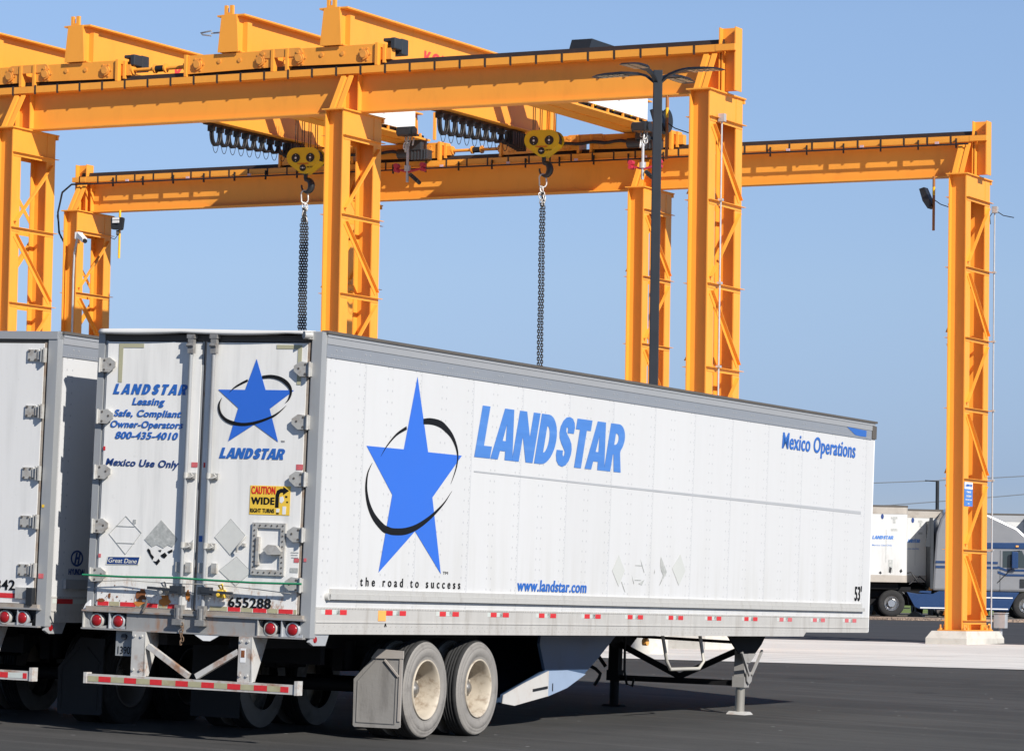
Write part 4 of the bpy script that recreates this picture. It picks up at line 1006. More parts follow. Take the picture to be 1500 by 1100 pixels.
            for q in ([(.69, 1.865), (.735, 1.80), (.76, 1.77), (.775, 1.80), (.74, 1.83), (.725, 1.87), (.70, 1.885)], [(.765, 1.76), (.815, 1.719), (.85, 1.76), (.83, 1.785), (.80, 1.755)],
                      [(.85, 1.82), (.90, 1.85), (.93, 1.82), (.90, 1.79), (.87, 1.80)], [(.93, 1.86), (.985, 1.885), (.99, 1.86), (.95, 1.84)], [(.82, 1.87), (.86, 1.875), (.85, 1.85)]):
                shape([q], INK, d, (0, 0, 0), REAR, .003)
            shape([[(.226, 1.789), (.616, 1.800), (.594, 1.711), (.206, 1.703)]], CREAM_EDGE, d, (0, 0, 0), REAR, .003); shape([[(.236, 1.783), (.605, 1.792), (.586, 1.717), (.218, 1.710)]], NAVY, d, (0, 0, 0), REAR, .0045)
            txt('Great Dane', CREAM_EDGE, d, (.240, 0, 1.728), .044, .335, REAR, .0, .2, lift=.006)
            shape([rect(.075 + .04, .145, 1.775, 1.812)], REDP, d, (0, 0, 0), REAR, .003); shape([rect(.115, .14, 2.865, 2.905)], RED, d, (0, 0, 0), REAR, .003); shape([rect(1.165, 1.235, 2.715, 2.765)], REDP, d, (0, 0, 0), REAR, .003)
            shape([[(1.15, 1.93), (1.20, 1.97), (1.225, 1.99), (1.22, 1.96), (1.16, 1.90)]], FAINT2, d, (0, 0, 0), REAR, .003)
            OL = mat('corner_tape_olive', (.43, .41, .27), .55, var=.08)
            shape([[(.25, 3.955), (.545, 3.955), (.545, 3.915), (.30, 3.915), (.30, 3.56), (.255, 3.56)]], OL, d, (0, 0, 0), REAR, .003)
            # rust patches low on the door
            random.seed(3)
            def blot(cx, cz, rx, rz, m__, lift):
                q = [(cx + rx * random.uniform(.55, 1.15) * math.cos(a * .42), cz + rz * random.uniform(.55, 1.15) * math.sin(a * .42)) for a in range(15)]; shape([q], m__, d, (0, 0, 0), REAR, lift, 'rust_patch')
            blot(.645, 1.405, .07, .065, RUST, .0045); blot(.66, 1.44, .035, .05, RUST, .0055); blot(.63, 1.33, .07, .03, RUST2, .005); blot(.93, 1.40, .045, .075, RUST2, .0045); blot(.92, 1.35, .085, .045, RUST2, .005); blot(.94, 1.45, .025, .04, RUST, .0055)
            blot(1.19, 1.42, .03, .06, RUST2, .0045); blot(.27, 1.39, .02, .03, RUST, .0045); blot(.36, 1.385, .012, .012, RUST, .0045); blot(.17, 1.345, .05, .02, RUST, .005)
            for q in range(26): blot(random.uniform(.14, 1.2), random.uniform(1.34, 1.5), random.uniform(.003, .009), random.uniform(.003, .009), RUST, .0046)
            b = MB(); b.tube([(.73, -.03, 1.36), (.735, -.06, 1.31), (.71, -.07, 1.25)], .014, 6); b.build('broken_latch', SEAM, d)
        if main and k == 1:
            star = [(1.867, 3.812), (1.984, 3.504), (2.309, 3.504), (2.04, 3.316), (2.152, 2.989), (1.873, 3.158), (1.581, 2.984), (1.68, 3.319), (1.438, 3.501), (1.750, 3.502)]
            e = shape([star], BLUE, d, (0, 0, 0), REAR, .004, 'star_emblem')
            B1 = [(1.566, 3.469, 1), (1.621, 3.52, 6), (1.697, 3.563, 9), (1.776, 3.599, 10)]; B1b = [(1.94, 3.631, 14), (2.039, 3.639, 16), (2.136, 3.622, 18), (2.214, 3.581, 20), (2.264, 3.528, 16), (2.273, 3.47, 12), (2.251, 3.411, 7), (2.215, 3.377, 1)]
            B2 = [(1.487, 3.42, 1), (1.459, 3.366, 8), (1.458, 3.307, 12), (1.484, 3.249, 14), (1.541, 3.199, 16), (1.63, 3.167, 18), (1.736, 3.155, 16), (1.851, 3.167, 15), (1.965, 3.198, 13), (2.078, 3.241, 10), (2.161, 3.293, 6), (2.229, 3.352, 1)]
            for q in (B1, B1b, B2): shape(ribbon(q, .0021), INK, d, (0, 0, 0), REAR, .0055, 'ring_emblem')
            heavy('LANDSTAR', BLUE_T, d, (1.482, 0, 2.813), .108, .755, .26, REAR, lift=.004, gap=.055)
            txt('TM', INK, d, (2.185, 0, 2.985), .018, .04, REAR)
            shape([[(2.38, 3.955), (2.09, 3.955), (2.09, 3.915), (2.335, 3.915), (2.335, 3.56), (2.38, 3.56)]], OL, d, (0, 0, 0), REAR, .003)
            ws = shape([rect(1.858, 2.317, 2.262, 2.55)], STICKY, d, (0, 0, 0), REAR, .003, 'warning_sticker')
            txt('CAUTION', STICKR, d, (1.872, 0, 2.468), .072, .275, REAR, .035, 0, .0045); txt('WIDE', INK, d, (1.872, 0, 2.365), .068, .27, REAR, .04, 0, .0045); txt('RIGHT TURNS', INK, d, (1.868, 0, 2.282), .040, .275, REAR, .02, 0, .0045)
            arr = [(2.150, 2.335), (2.150, 2.46), (2.165, 2.505), (2.205, 2.525), (2.235, 2.525), (2.235, 2.545), (2.302, 2.505), (2.235, 2.462), (2.235, 2.485), (2.212, 2.485), (2.195, 2.47), (2.190, 2.44), (2.190, 2.335)]
            shape([arr], INK, d, (0, 0, 0), REAR, .0045)
            shape([[(2.20, 2.44), (2.235, 2.45), (2.25, 2.41), (2.225, 2.38), (2.20, 2.39)], rect(2.235, 2.275, 2.27, 2.35)], WHITE, d, (0, 0, 0), REAR, .0045); shape([rect(2.165, 2.195, 2.27, 2.285), rect(2.26, 2.285, 2.435, 2.455), rect(2.275, 2.295, 2.385, 2.40)], INK, d, (0, 0, 0), REAR, .0045)
            shape([rect(2.165, 2.20, 2.29, 2.325)], WHITE, d, (0, 0, 0), REAR, .0045)
            for P in ([(1.648, 2.212), (1.836, 2.039), (1.662, 1.843), (1.469, 2.023)], [(1.733, 1.837), (1.916, 1.687), (1.737, 1.542), (1.536, 1.691)]):
                cx = sum(a for a, c in P) / 4; cz = sum(c for a, c in P) / 4; Q = [(cx + (a - cx) * .96, cz + (c - cz) * .96) for a, c in P]
                shape([P, Q], FAINT2, d, (0, 0, 0), REAR, .003); shape([Q], FAINT, d, (0, 0, 0), REAR, .0025)
            b = MB()
            for a in (rect(1.911, 1.967, 1.661, 2.182), rect(2.234, 2.287, 1.661, 2.182), rect(1.968, 2.233, 2.130, 2.182), rect(1.968, 2.233, 1.661, 1.717)): b.prism(a, (0, -.022, 0), (1, 0, 0), (0, 0, 1), (0, .02, 0))
            b.box(1.968, 2.0, -.04, -.002, 1.76, 2.04)
            b.cur = 1
            for i in range(10): b.cyl((1.939, -.022, 1.69 + i * .052), (1.939, -.028, 1.69 + i * .052), .009, 6); b.cyl((2.261, -.022, 1.69 + i * .052), (2.261, -.028, 1.69 + i * .052), .009, 6)
            for i in range(4): b.cyl((2.0 + i * .066, -.022, 2.156), (2.0 + i * .066, -.028, 2.156), .009, 6); b.cyl((2.0 + i * .066, -.022, 1.689), (2.0 + i * .066, -.028, 1.689), .009, 6)
            v = b.build('vent_door_frame', [HINGE, SEAM], d)
            b = MB(); b.prism([(2.06, 1.915), (2.12, 1.965), (2.21, 1.96), (2.27, 1.90), (2.25, 1.87), (2.12, 1.865), (2.08, 1.90)], (0, -.065, 0), (1, 0, 0), (0, 0, 1), (0, .055, 0)); b.build('vent_latch', HINGE, v)
            b = MB(); b.tube([(1.83, -.01, 2.04), (1.81, -.05, 1.99), (1.76, -.05, 1.93), (1.745, -.03, 1.88)], .010, 6); b.box(1.80, 1.835, -.03, -.001, 1.94, 1.97); b.build('hold_back_hook', HINGE, d)
            txt('655288', INK, d, (1.662, 0, 1.335), .095, .49, REAR, .02, 0, .005)
            shape([rect(1.305, 1.325, 2.715, 2.765)], RED, d, (0, 0, 0), REAR, .003); shape([rect(1.29, 1.33, 1.97, 2.03)], BLUE_T, d, (0, 0, 0), REAR, .003); shape([rect(2.37, 2.445, 2.715, 2.77), rect(2.39, 2.445, 1.80, 1.84)], REDP, d, (0, 0, 0), REAR, .003)
            shape([rect(2.35, 2.44, 1.895, 1.90), rect(2.355, 2.43, 1.87, 1.876), rect(2.36, 2.44, 1.845, 1.85), rect(2.35, 2.44, 1.70, 1.745)], FAINT2, d, (0, 0, 0), REAR, .003)
            shape([rect(2.50, 2.53, 1.81, 1.845)], REDP, fr, (0, 0, 0), REAR, .003)
        if main:  # handles
            s = -1 if k == 0 else 1; xh = 1.13 if k == 0 else 1.395
            b = MB(); b.bar((xh, -.09, 1.475), (xh + s * .36, -.09, 1.468 if k else 1.49), .03, .028, (0, 0, 1)); b.box(min(xh - s * .04, xh + s * .10), max(xh - s * .04, xh + s * .10), -.10, -.03, 1.44, 1.52); h = b.build('handle', DGREY, d)
            xk = .935 if k == 0 else 1.60
            b = MB(); b.box(xk - .03, xk + .03, -.075, -.001, 1.42, 1.50); b.tube([(xk, -.05, 1.50), (xk - .02, -.07, 1.54), (xk + .02, -.07, 1.56), (xk + .02, -.05, 1.50)], .01, 6); b.cyl((xk, -.1, 1.45), (xk, -.115, 1.45), .018, 8); b.build('latch_keeper', HINGE if k == 0 else STICKY, h)
            b = MB()
            for x in ((1.075, 1.19) if k == 0 else (1.34, 1.49)): b.box(x - .03, x + .03, -.03, -.001, 1.66, 1.76)
            b.build_each('bar_bracket', HINGE, d)
    if main:
        b = MB(); b.tube([(.0, -.105, 1.592), (.5, -.11, 1.588), (1.13, -.12, 1.60), (1.40, -.12, 1.592), (2.0, -.11, 1.583), (2.54, -.105, 1.59)], .011, 6); b.build('green_strap', GREEN, r)
        b = MB(); b.tube([(.12, -.05, 1.53), (.5, -.05, 1.555), (1.05, -.07, 1.54), (1.5, -.06, 1.55), (2.0, -.05, 1.52), (2.4, -.05, 1.49)], .005, 5); b.build('wire', HINGE, r)
        b = MB(); 
        for q in range(6): link(b, (1.19 + .01 * math.sin(q * 2), -.09, 1.13 - q * .035), (0, 0, 1), (math.cos(q * 1.57), math.sin(q * 1.57), 0), .05, .03, .006)
        b.build('door_chain', mat('rusty_chain', (.16, .10, .06), .7, var=.4, sc=30), r)
    # side writing and emblem
    if main:
        star = [(2.09, 3.781), (2.402, 3.013), (3.2, 3.014), (2.543, 2.542), (2.812, 1.743), (2.176, 2.176), (1.397, 1.733), (1.629, 2.536), (1.021, 3.011), (1.846, 3.015)]
        shape([star], BLUE, side, (2.6, 0, 0), SIDE, .003, 'star_emblem')
        A1 = [(1.338, 2.918, 1), (1.467, 3.033, 6), (1.668, 3.159, 10), (1.888, 3.24, 14)]; A1b = [(2.261, 3.327, 22), (2.39, 3.338, 25), (2.52, 3.337, 26), (2.640, 3.325, 28), (2.747, 3.299, 28), (2.929, 3.219, 22), (3.05, 3.112, 16), (3.099, 3.013, 12), (3.084, 2.9, 9), (3.028, 2.796, 5), (2.961, 2.703, 1)]
        A2 = [(1.159, 2.845, 1), (1.076, 2.745, 8), (1.049, 2.637, 14), (1.063, 2.53, 18), (1.13, 2.404, 24), (1.255, 2.29, 28), (1.449, 2.194, 30), (1.56, 2.170, 29), (1.686, 2.158, 28), (1.946, 2.169, 28), (2.206, 2.221, 24), (2.465, 2.313, 18), (2.678, 2.413, 12), (2.843, 2.508, 7), (2.993, 2.626, 1)]
        for q in (A1, A1b, A2): shape(ribbon(q, .0026), INK, side, (2.6, 0, 0), SIDE, .0045, 'ring_emblem')
        heavy('LANDSTAR', BLUE_L, side, (2.6, 3.50, 3.015), .565, 4.0, .23, SIDE, lift=.003, gap=.035)
        txt('www.landstar.com', BLUE_T, side, (2.6, 4.705, 1.592), .125, 1.86, SIDE, .026, .12)
        txt('the road to success', INK, side, (2.6, 1.005, 1.592), .088, 2.28, SIDE, .012, .0, spacing=1.75)
        txt('Mexico Operations', BLUE_T, side, (2.6, 12.60, 3.565), .205, 2.80, SIDE, .023, .12)
        txt("53'", INK, side, (2.6, 15.56, 1.600), .19, .28, SIDE, .03)
        txt('TM', INK, side, (2.6, 2.86, 1.74), .03, .12, SIDE)
        txt('A', INK, br, (2.605, 1.56, 1.235 - .055), .04, .05, SIDE, .02)
        for i, P in enumerate([[(7.452, 2.046), (7.643, 1.865), (7.476, 1.678), (7.275, 1.859)], [(8.049, 2.015), (8.269, 1.814), (8.065, 1.598), (7.827, 1.78)], [(8.711, 2.056), (8.912, 1.871), (8.687, 1.7), (8.49, 1.854)], [(9.31, 2.096), (9.493, 1.899), (9.299, 1.714), (9.07, 1.919)]]):
            cx = sum(a for a, c in P) / 4; cz = sum(c for a, c in P) / 4
            if i in (0, 3): shape([P], mat('ghost_decal', (.545, .555, .525), .6, var=.05), side, (2.6, 0, 0), SIDE, .003)
            elif i == 1: shape([rect(7.95, 8.17, 1.93, 1.94), rect(7.95, 8.14, 1.755, 1.765), [(8.14, 1.94), (8.22, 1.85), (8.225, 1.86), (8.15, 1.95)], [(8.06, 1.72), (8.17, 1.75), (8.24, 1.77), (8.16, 1.70)], [(8.09, 2.01), (8.15, 1.93), (8.16, 1.94)], [(7.85, 1.82), (7.92, 1.71), (7.93, 1.72)]], FAINT2, side, (2.6, 0, 0), SIDE, .003)
            else: shape([[(8.711, 2.056), (8.912, 1.871), (8.72, 1.72), (8.687, 1.7), (8.80, 1.83), (8.74, 1.88), (8.70, 1.95)], [(8.53, 1.90), (8.545, 1.86), (8.52, 1.84)]], FAINT2, side, (2.6, 0, 0), SIDE, .003)
        shape([[(7.55, 1.73), (7.66, 1.62), (7.68, 1.61), (7.57, 1.74)]], FAINT2, side, (2.6, 0, 0), SIDE, .003)
        # thin stripe and blue tag near the nose
        shape([[(3.51, 2.868), (15.70, 2.835), (15.70, 2.795), (3.51, 2.852)]], mat('side_strip_grey', (.42, .43, .44), .5, var=.1), side, (2.6, 0, 0), SIDE, .0025)
        shape([[(15.02, 3.972), (15.80, 3.962), (15.80, 3.875), (15.55, 3.872), (15.35, 3.88)]], BLUE_T, tr_, (2.606, 0, 0), SIDE, .003)
        b = MB(); b.box(2.60, 2.618, TLEN - .11, TLEN + .05, 3.86, 4.04); b.build('nose_corner', SEAM, tr_)
        shape([rect(1.42, 1.59, 1.238, 1.345)], AMBER, br, (2.605, 0, 0), SIDE, .003)
        b = MB(); b.box(2.5995, 2.628, .36, 15.82, 1.50, 1.553); b.box(2.5995, 2.640, .30, 15.87, 1.447, 1.499); b.cyl((2.60, .30, 1.475), (2.640, .30, 1.475), .035, 12); b.cyl((2.60, 15.87, 1.473), (2.640, 15.87, 1.473), .026, 12)
        b.build('rub_rail', mat('rub_rail_metal', (.54, .53, .50), .45, metal=.15, var=.12, sc=3, dirt=(.3, .28, .25), damt=.4, dsc=3, streak=(1, 3, 1)), r)
    else:
        txt('HYUNDAI', NAVY, side, (2.6, .40, 1.60), .06, .30, SIDE, .03)
        P = [(.55 + .12 * math.cos(a * .35), 1.77 + .085 * math.sin(a * .35)) for a in range(18)]; Q = [(.55 + .095 * math.cos(a * .35), 1.77 + .065 * math.sin(a * .35)) for a in range(18)]
        shape([P, Q], NAVY, side, (2.6, 0, 0), SIDE, .003, 'badge'); shape([[(.50, 1.71), (.53, 1.71), (.545, 1.76), (.575, 1.76), (.56, 1.71), (.59, 1.71), (.62, 1.83), (.59, 1.83), (.578, 1.785), (.55, 1.785), (.56, 1.83), (.53, 1.83)]], NAVY, side, (2.6, 0, 0), SIDE, .003, 'badge')
        b = MB(); b.box(2.60, 2.64, .30, 15.8, 1.45, 1.55); b.build('rub_rail', ALU, r)
        shape([rect(2.50, 2.56, 1.55, 1.60)], REDP, fr, (0, 0, 0), REAR, .003); shape([rect(2.50, 2.53, 2.28, 2.31)], STICKY, fr, (0, 0, 0), REAR, .003)
    b = MB(); b.prism([(.06, 1.105), (.42, 1.105), (.35, .985), (.10, .985), (.02, 1.02)], (2.56, 0, 0), (0, 1, 0), (0, 0, 1), (.03, 0, 0)); mk = b.build('marker_bracket', STEEL, r)
    b = MB(); b.cyl((2.59, .13, 1.045), (2.60, .13, 1.045), .035, 16, .028); b.build('marker_light', LENS, mk)
    # underride guard
    b = MB(); b.box(.07, 2.54, -.10, -.02, .50, .595); b.box(.07, .105, -.11, -.01, .50, .61); b.box(2.515, 2.55, -.115, -.01, .495, .635)
    for x0, x1 in ((.60, .745), (1.84, 1.98)):
        b.prism([(x0, 1.045), (x1, 1.045), (x1 + .03, .59), (x0, .59)], (0, -.07, 0), (1, 0, 0), (0, 0, 1), (0, .012, 0)); b.prism([(-.07, 1.045), (.25, 1.045), (.02, .60), (-.07, .60)], (x1 - .0, 0, 0), (0, 1, 0), (0, 0, 1), (.012, 0, 0))
        for z in (1.0, .66):
            for x in (x0 + .03, x1 - .03): b.cyl((x, -.07, z), (x, -.085, z), .014, 6)
    b.bar((.78, -.04, .905), (1.27, -.05, .625), .05, .055); b.bar((1.83, -.04, .895), (1.36, -.05, .625), .05, .055)
    g = b.build('underride_guard', GUARD, r)
    gz = .0; R1, O1 = MB(), MB()
    ed = [.247, .392, .549, .692, .852, .993, 1.152, 1.297, 1.451, 1.598, 1.75, 1.9, 2.053, 2.204, 2.354, 2.447] if main else [.3, .7, 1.0, 1.3, 1.6, 1.9, 2.05, 2.25, 2.43, 2.48]
    for i in range(0, len(ed) - 1): (R1 if i % 2 == 0 else O1).box(ed[i], ed[i + 1] - .003, -.1035, -.1005, .52, .575)
    O1.box(.12, ed[0] - .003, -.1035, -.1005, .52, .575)
    R1.build_each('reflective_tape', RED, g); O1.build_each('reflective_tape', OLIVE if main else WTAPE, g)
    if main: b = MB(); b.box(1.865, 1.925, -.073, -.0705, .79, .93); b.build('sticker', WHITE, g); b = MB(); b.box(1.875, 1.915, -.0755, -.0735, .84, .91); b.build('sticker_mark', RUST, g)
    # licence plate
    if main:
        b = MB(); b.box(.355, .62, .02, .06, .79, 1.04); pl = b.build('licence_plate', mat('plate_dull', (.30, .31, .31), .5, var=.1), r); txt('139026', INK, pl, (.385, .02, .81), .075, .225, REAR, .0)
        b = MB(); b.cyl((.46, .02, .985), (.46, -.01, .985), .03, 10); b.build('plate_lamp', DGREY, pl)
    # chassis
    b = MB(); b.box(.04, 2.56, .1, TLEN, 1.17, 1.25)
    for x in (.85, 1.67): b.box(x - .05, x + .05, .12, 5.6, .92, 1.17)
    for k in range(32): b.box(.04, 2.56, .3 + k * .41, .34 + k * .41, 1.10, 1.17)
    b.build('floor_beams', UNDER, r)
    b = MB()
    WY = 2.65 if main else 1.79
    for y in (WY, WY + 1.25):
        b.cyl((.35, y, .52), (2.25, y, .52), .065, 12); b.box(.8, .92, y - .35, y + .35, .68, .93); b.box(1.62, 1.74, y - .35, y + .35, .68, .93); b.cyl((.9, y - .2, .70), (.9, y - .2, 1.0), .10, 12); b.cyl((1.7, y - .2, .70), (1.7, y - .2, 1.0), .10, 12)
    b.cyl((1.0, WY + 1.95, .85), (1.6, WY + 1.95, .85), .14, 14); b.box(.8, 1.8, WY - .95, WY - .85, .75, .95)
    b.build('suspension', UNDER, r)
    for y in (WY, WY + 1.25):
        for xo, sg, ou in ((2.58, 1, True), (2.245, 1, False), (.02, -1, True), (.355, -1, False)): wheel(r, xo, y, sg, outer=ou, dusty_unshaded=main or sg < 0)
    # mud flaps
    FY = WY - .60
    b = MB(); b.prism([(2.13, .135), (2.125, .60), (2.33, .86), (2.70, .87), (2.71, .14), (2.66, .13)] if False else [(2.03, .135), (2.02, .615), (2.22, .83), (2.30, .93), (2.59, .92), (2.585, .14), (2.56, .125), (2.05, .120)], (0, FY, 0), (1, 0, 0), (0, 0, 1), (0, .012, 0))
    fl = b.build('mud_flap', FLAP if main else FLAPD, r)
    b = MB(); b.prism([(2.22, .84), (2.30, .94), (2.60, .93), (2.60, .85)], (0, FY - .015, 0), (1, 0, 0), (0, 0, 1), (0, .012, 0)); b.bar((2.38, FY - .01, .83), (2.55, FY - .01, .66), .02, .012, (0, 1, 0)); b.box(2.555, 2.585, FY - .01, FY - .001, .2, .85); b.build('flap_bracket', mat('flap_bracket_beige', (.42, .38, .34), .6) if main else FLAPD, fl)
    b = MB(); [b.bar(a_, c_, .008, .006, (0, 1, 0)) for a_, c_ in (((2.07, FY - .003, .17), (2.07, FY - .003, .60)), ((2.07, FY - .003, .17), (2.52, FY - .003, .17)), ((2.52, FY - .003, .17), (2.52, FY - .003, .72)), ((2.07, FY - .003, .60), (2.28, FY - .003, .83)))]; b.build('flap_rib', mat('flap_rib_grey', (.20, .19, .18), .8) if main else FLAPD, fl)
    b = MB(); b.prism([(.06, .13), (.06, .93), (.66, .93), (.66, .13)], (0, FY, 0), (1, 0, 0), (0, 0, 1), (0, .012, 0)); b.build('mud_flap', FLAPD, r)
    if main:
        # belly fairing in front of the wheels
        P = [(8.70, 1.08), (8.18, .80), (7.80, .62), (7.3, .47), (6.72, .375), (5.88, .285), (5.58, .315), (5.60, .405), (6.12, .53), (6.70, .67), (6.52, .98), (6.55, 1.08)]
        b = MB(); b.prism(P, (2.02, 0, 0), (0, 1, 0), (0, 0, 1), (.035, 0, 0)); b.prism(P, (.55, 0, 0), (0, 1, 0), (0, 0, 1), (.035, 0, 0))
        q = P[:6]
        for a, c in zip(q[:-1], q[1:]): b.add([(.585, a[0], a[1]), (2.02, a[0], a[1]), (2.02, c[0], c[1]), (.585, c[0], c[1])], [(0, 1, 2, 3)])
        f_ = b.build('belly_fairing', mat('fairing_shade_blue', (.05, .09, .165), .3, var=.3, sc=1.5, dirt=(.03, .035, .045), damt=.6, dsc=1), r)  # body's shade on the upper panel put into this dark blue
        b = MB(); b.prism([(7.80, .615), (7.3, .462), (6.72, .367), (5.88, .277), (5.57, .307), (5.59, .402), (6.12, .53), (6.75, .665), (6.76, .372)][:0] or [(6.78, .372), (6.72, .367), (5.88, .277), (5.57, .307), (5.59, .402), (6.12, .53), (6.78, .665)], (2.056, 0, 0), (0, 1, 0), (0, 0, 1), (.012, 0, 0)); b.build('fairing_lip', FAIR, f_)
        b = MB(); b.prism([(7.82, .62), (7.3, .462), (6.783, .372), (6.783, .665), (7.3, .67)], (2.056, 0, 0), (0, 1, 0), (0, 0, 1), (.012, 0, 0)); b.build('fairing_lip', mat('fairing_sky_tint', (.29, .37, .50), .45, var=.1, sc=5), f_)  # sky reflection on the front half of the lip painted as pale blue
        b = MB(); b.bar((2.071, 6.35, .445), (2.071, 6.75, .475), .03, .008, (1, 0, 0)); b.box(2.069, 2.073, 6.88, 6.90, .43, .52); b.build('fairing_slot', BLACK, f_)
    # landing gear
    lg = 12.45
    for x, nm in ((2.20, 1), (.40, 0)):
        b = MB(); b.box(x - .07, x + .07, lg - .07, lg + .07, .48, 1.12); b.cyl((x, lg, .38), (x, lg, .55), .09, 16) if False else b.box(x - .085, x + .085, lg - .085, lg + .085, .42, .56)
        l_ = b.build('landing_leg', mat('leg_grey', (.30, .29, .275), .6, var=.15, dirt=(.12, .1, .08), damt=.5, dsc=6) if nm else UNDER, r)  # far leg, tube and foot near black: their shade is in the colour
        b = MB(); b.cyl((x, lg, .09), (x, lg, .45), .062, 16); b.build('inner_tube', UNDER if not nm else mat('leg_tube', (.36, .34, .30), .35, metal=.4, var=.2, dirt=(.05, .045, .035), damt=.9, dsc=5, streak=(1, 1, .3)), l_)
        b = MB(); b.prism([(-.17, 0), (.17, 0), (.12, .025), (.05, .05), (-.05, .05), (-.12, .025)], (x - .13, lg, .055), (0, 1, 0), (0, 0, 1), (.26, 0, 0)); b.build('foot', GUARD if nm else UNDER, l_)
        b = MB(); b.prism([(lg - .70, 1.10), (lg + .64, 1.10), (lg + .5, .98), (lg + .28, .86), (lg - .28, .86), (lg - .50, .98)], (x + .06, 0, 0), (0, 1, 0), (0, 0, 1), (.02, 0, 0)); b.build('gusset', UNDER, l_)
        if nm:
            G_ = mat('leg_grey', (.3, .3, .3))
            b = MB(); b.prism([(lg - .24, .858), (lg + .28, .858), (lg + .08, .74), (lg - .06, .74)], (x + .081, 0, 0), (0, 1, 0), (0, 0, 1), (.012, 0, 0)); b.bar((x + .12, lg - .30, .88), (x + .12, lg - .02, .58), .03, .03); b.bar((x + .12, lg + .42, .90), (x + .12, lg + .07, .58), .03, .03); b.prism([(lg - .09, .62), (lg + .13, .62), (lg + .10, .50), (lg + .02, .46), (lg - .05, .50)], (x + .10, 0, 0), (0, 1, 0), (0, 0, 1), (.014, 0, 0)); b.build('side_brace', mat('leg_grey', (.3, .3, .3)), l_)
    b = MB(); b.bar((.40, lg, .46), (2.2, lg, .47), .05, .075); b.bar((.42, lg, .92), (1.33, lg, .52), .05, .075); b.bar((2.15, lg, .90), (1.33, lg, .52), .05, .075); b.bar((.6, lg, 1.02), (2.1, lg, 1.00), .03, .04); b.build('cross_brace', UNDER, r)
    b = MB(); b.tube([(2.3, 9.55, 1.12), (2.3, 9.72, .78), (2.3, 9.84, .675), (2.3, 10.76, .675), (2.3, 10.92, .77), (2.3, 10.75, 1.12)], .023, 8); b.build('carrier_frame', mat('tube_pale', (.50, .475, .42), .5, dirt=(.2, .18, .16), damt=.4), r)
    b = MB(); b.tube([(.02, lg, .80), (-.05, lg, .68), (-.02, lg, .62), (.12, lg, .56), (.19, lg, .50), (.17, lg, .44), (.11, lg, .345)], .024, 8); b.tube([(.04, lg, .92), (.10, lg, .80), (.26, lg, .60)], .026, 8); b.tube([(.55, lg - .05, 1.05), (.56, lg - .05, .55), (.60, lg - .05, .38), (.68, lg - .05, .36), (.70, lg - .05, .46)], .018, 8); b.build('crank_handle', BLACK, r)
    b = MB(); b.cyl((2.45, 8.62, 1.02), (2.51, 8.62, 1.02), .045, 14); b.build('amber_lamp', AMBER, r)
    return r
tm = make_trailer(True)
tm.rotation_mode = 'YXZ'; tm.rotation_euler = (-.00456, .02244, .03048); tm.location = (-20.40312, 30.02319, .05102)
tn = make_trailer(False)
tn.rotation_mode = 'YXZ'; tn.rotation_euler = (-.00456, .02244, .03048)
Rm = tm.rotation_euler.to_matrix() if False else (Matrix.Rotation(.03048, 3, 'Z') @ Matrix.Rotation(-.00456, 3, 'X') @ Matrix.Rotation(.02244, 3, 'Y'))
tn.location = Vector((-20.40312, 30.02319, .05102)) + Rm @ Vector((-.58 - 2.6, .13, -.015))

# ------------------------------------------------------------------ far background
BR = Vector((right.x, right.y, 0)).normalized(); BF = Vector((-BR.y, BR.x, 0))
BANG = math.atan2(BR.y, BR.x)
BO = Vector((-47.201, 121.843, 0))          # ground point under the rear wheel of the far lorry
def bg_loc(u, v): p = BO + BR * u + BF * v; return (p.x, p.y, zg(p.x, p.y))
# lorry, facing photo right; local x along the lorry, y away from the viewer
r = thing('lorry_tractor', 'silver and blue sleeper lorry facing right behind the far right column', 'truck', bg_loc(0, 0), BANG)
b = MB(); b.prism([(1.50, .98), (1.55, 2.1), (1.62, 3.1), (1.78, 3.62), (2.05, 4.02), (2.6, 4.05), (3.6, 3.80), (4.6, 3.35), (5.15, 2.88), (5.2, 2.70), (5.75, 1.88), (7.3, 1.62), (7.6, 1.3), (7.62, .98)], (0, .12, 0), (1, 0, 0), (0, 0, 1), (0, 2.3, 0))
cab = b.build('cab', CABS, r, bevel=.09)
b = MB(); b.box(1.42, 1.53, .10, 2.4, 1.05, 3.55); b.prism([(1.22, 2.6), (1.5, 2.6), (1.5, 3.66), (1.38, 3.66)], (0, .11, 0), (1, 0, 0), (0, 0, 1), (0, .05, 0)); b.build('side_extender', DGREY, cab)
b = MB(); b.prism([(3.2, 2.66), (3.35, 2.78), (5.0, 2.80), (5.45, 2.68), (5.3, 2.55), (3.2, 2.55)], (0, .10, 0), (1, 0, 0), (0, 0, 1), (0, 2.34, 0)); b.build('sun_visor', CABB, cab, bevel=.03)
b = MB()
for x in (4.55, 4.95, 5.3): b.box(x, x + .1, .06, .10, 2.63, 2.69)
b.build_each('roof_lamp', AMBER, cab)
b = MB(); b.prism([(4.08, 1.88), (4.08, 2.48), (4.78, 2.5), (5.1, 1.86)], (0, .105, 0), (1, 0, 0), (0, 0, 1), (0, .02, 0)); b.prism([(3.05, 2.0), (3.05, 2.4), (3.5, 2.4), (3.5, 2.0)], (0, .105, 0), (1, 0, 0), (0, 0, 1), (0, .02, 0)); b.build_each('side_window', GLASS, cab)
b = MB(); b.prism([(5.02, 2.52), (5.28, 2.50), (5.80, 1.90), (5.45, 1.90)], (0, .100, 0), (1, 0, 0), (0, 0, 1), (0, 2.30, 0)); b.build('windscreen', GLASSL, cab)
b = MB(); b.box(4.38, 4.62, -.12, -.02, 1.84, 2.46); b.build('mirror', CABB, cab, bevel=.03)
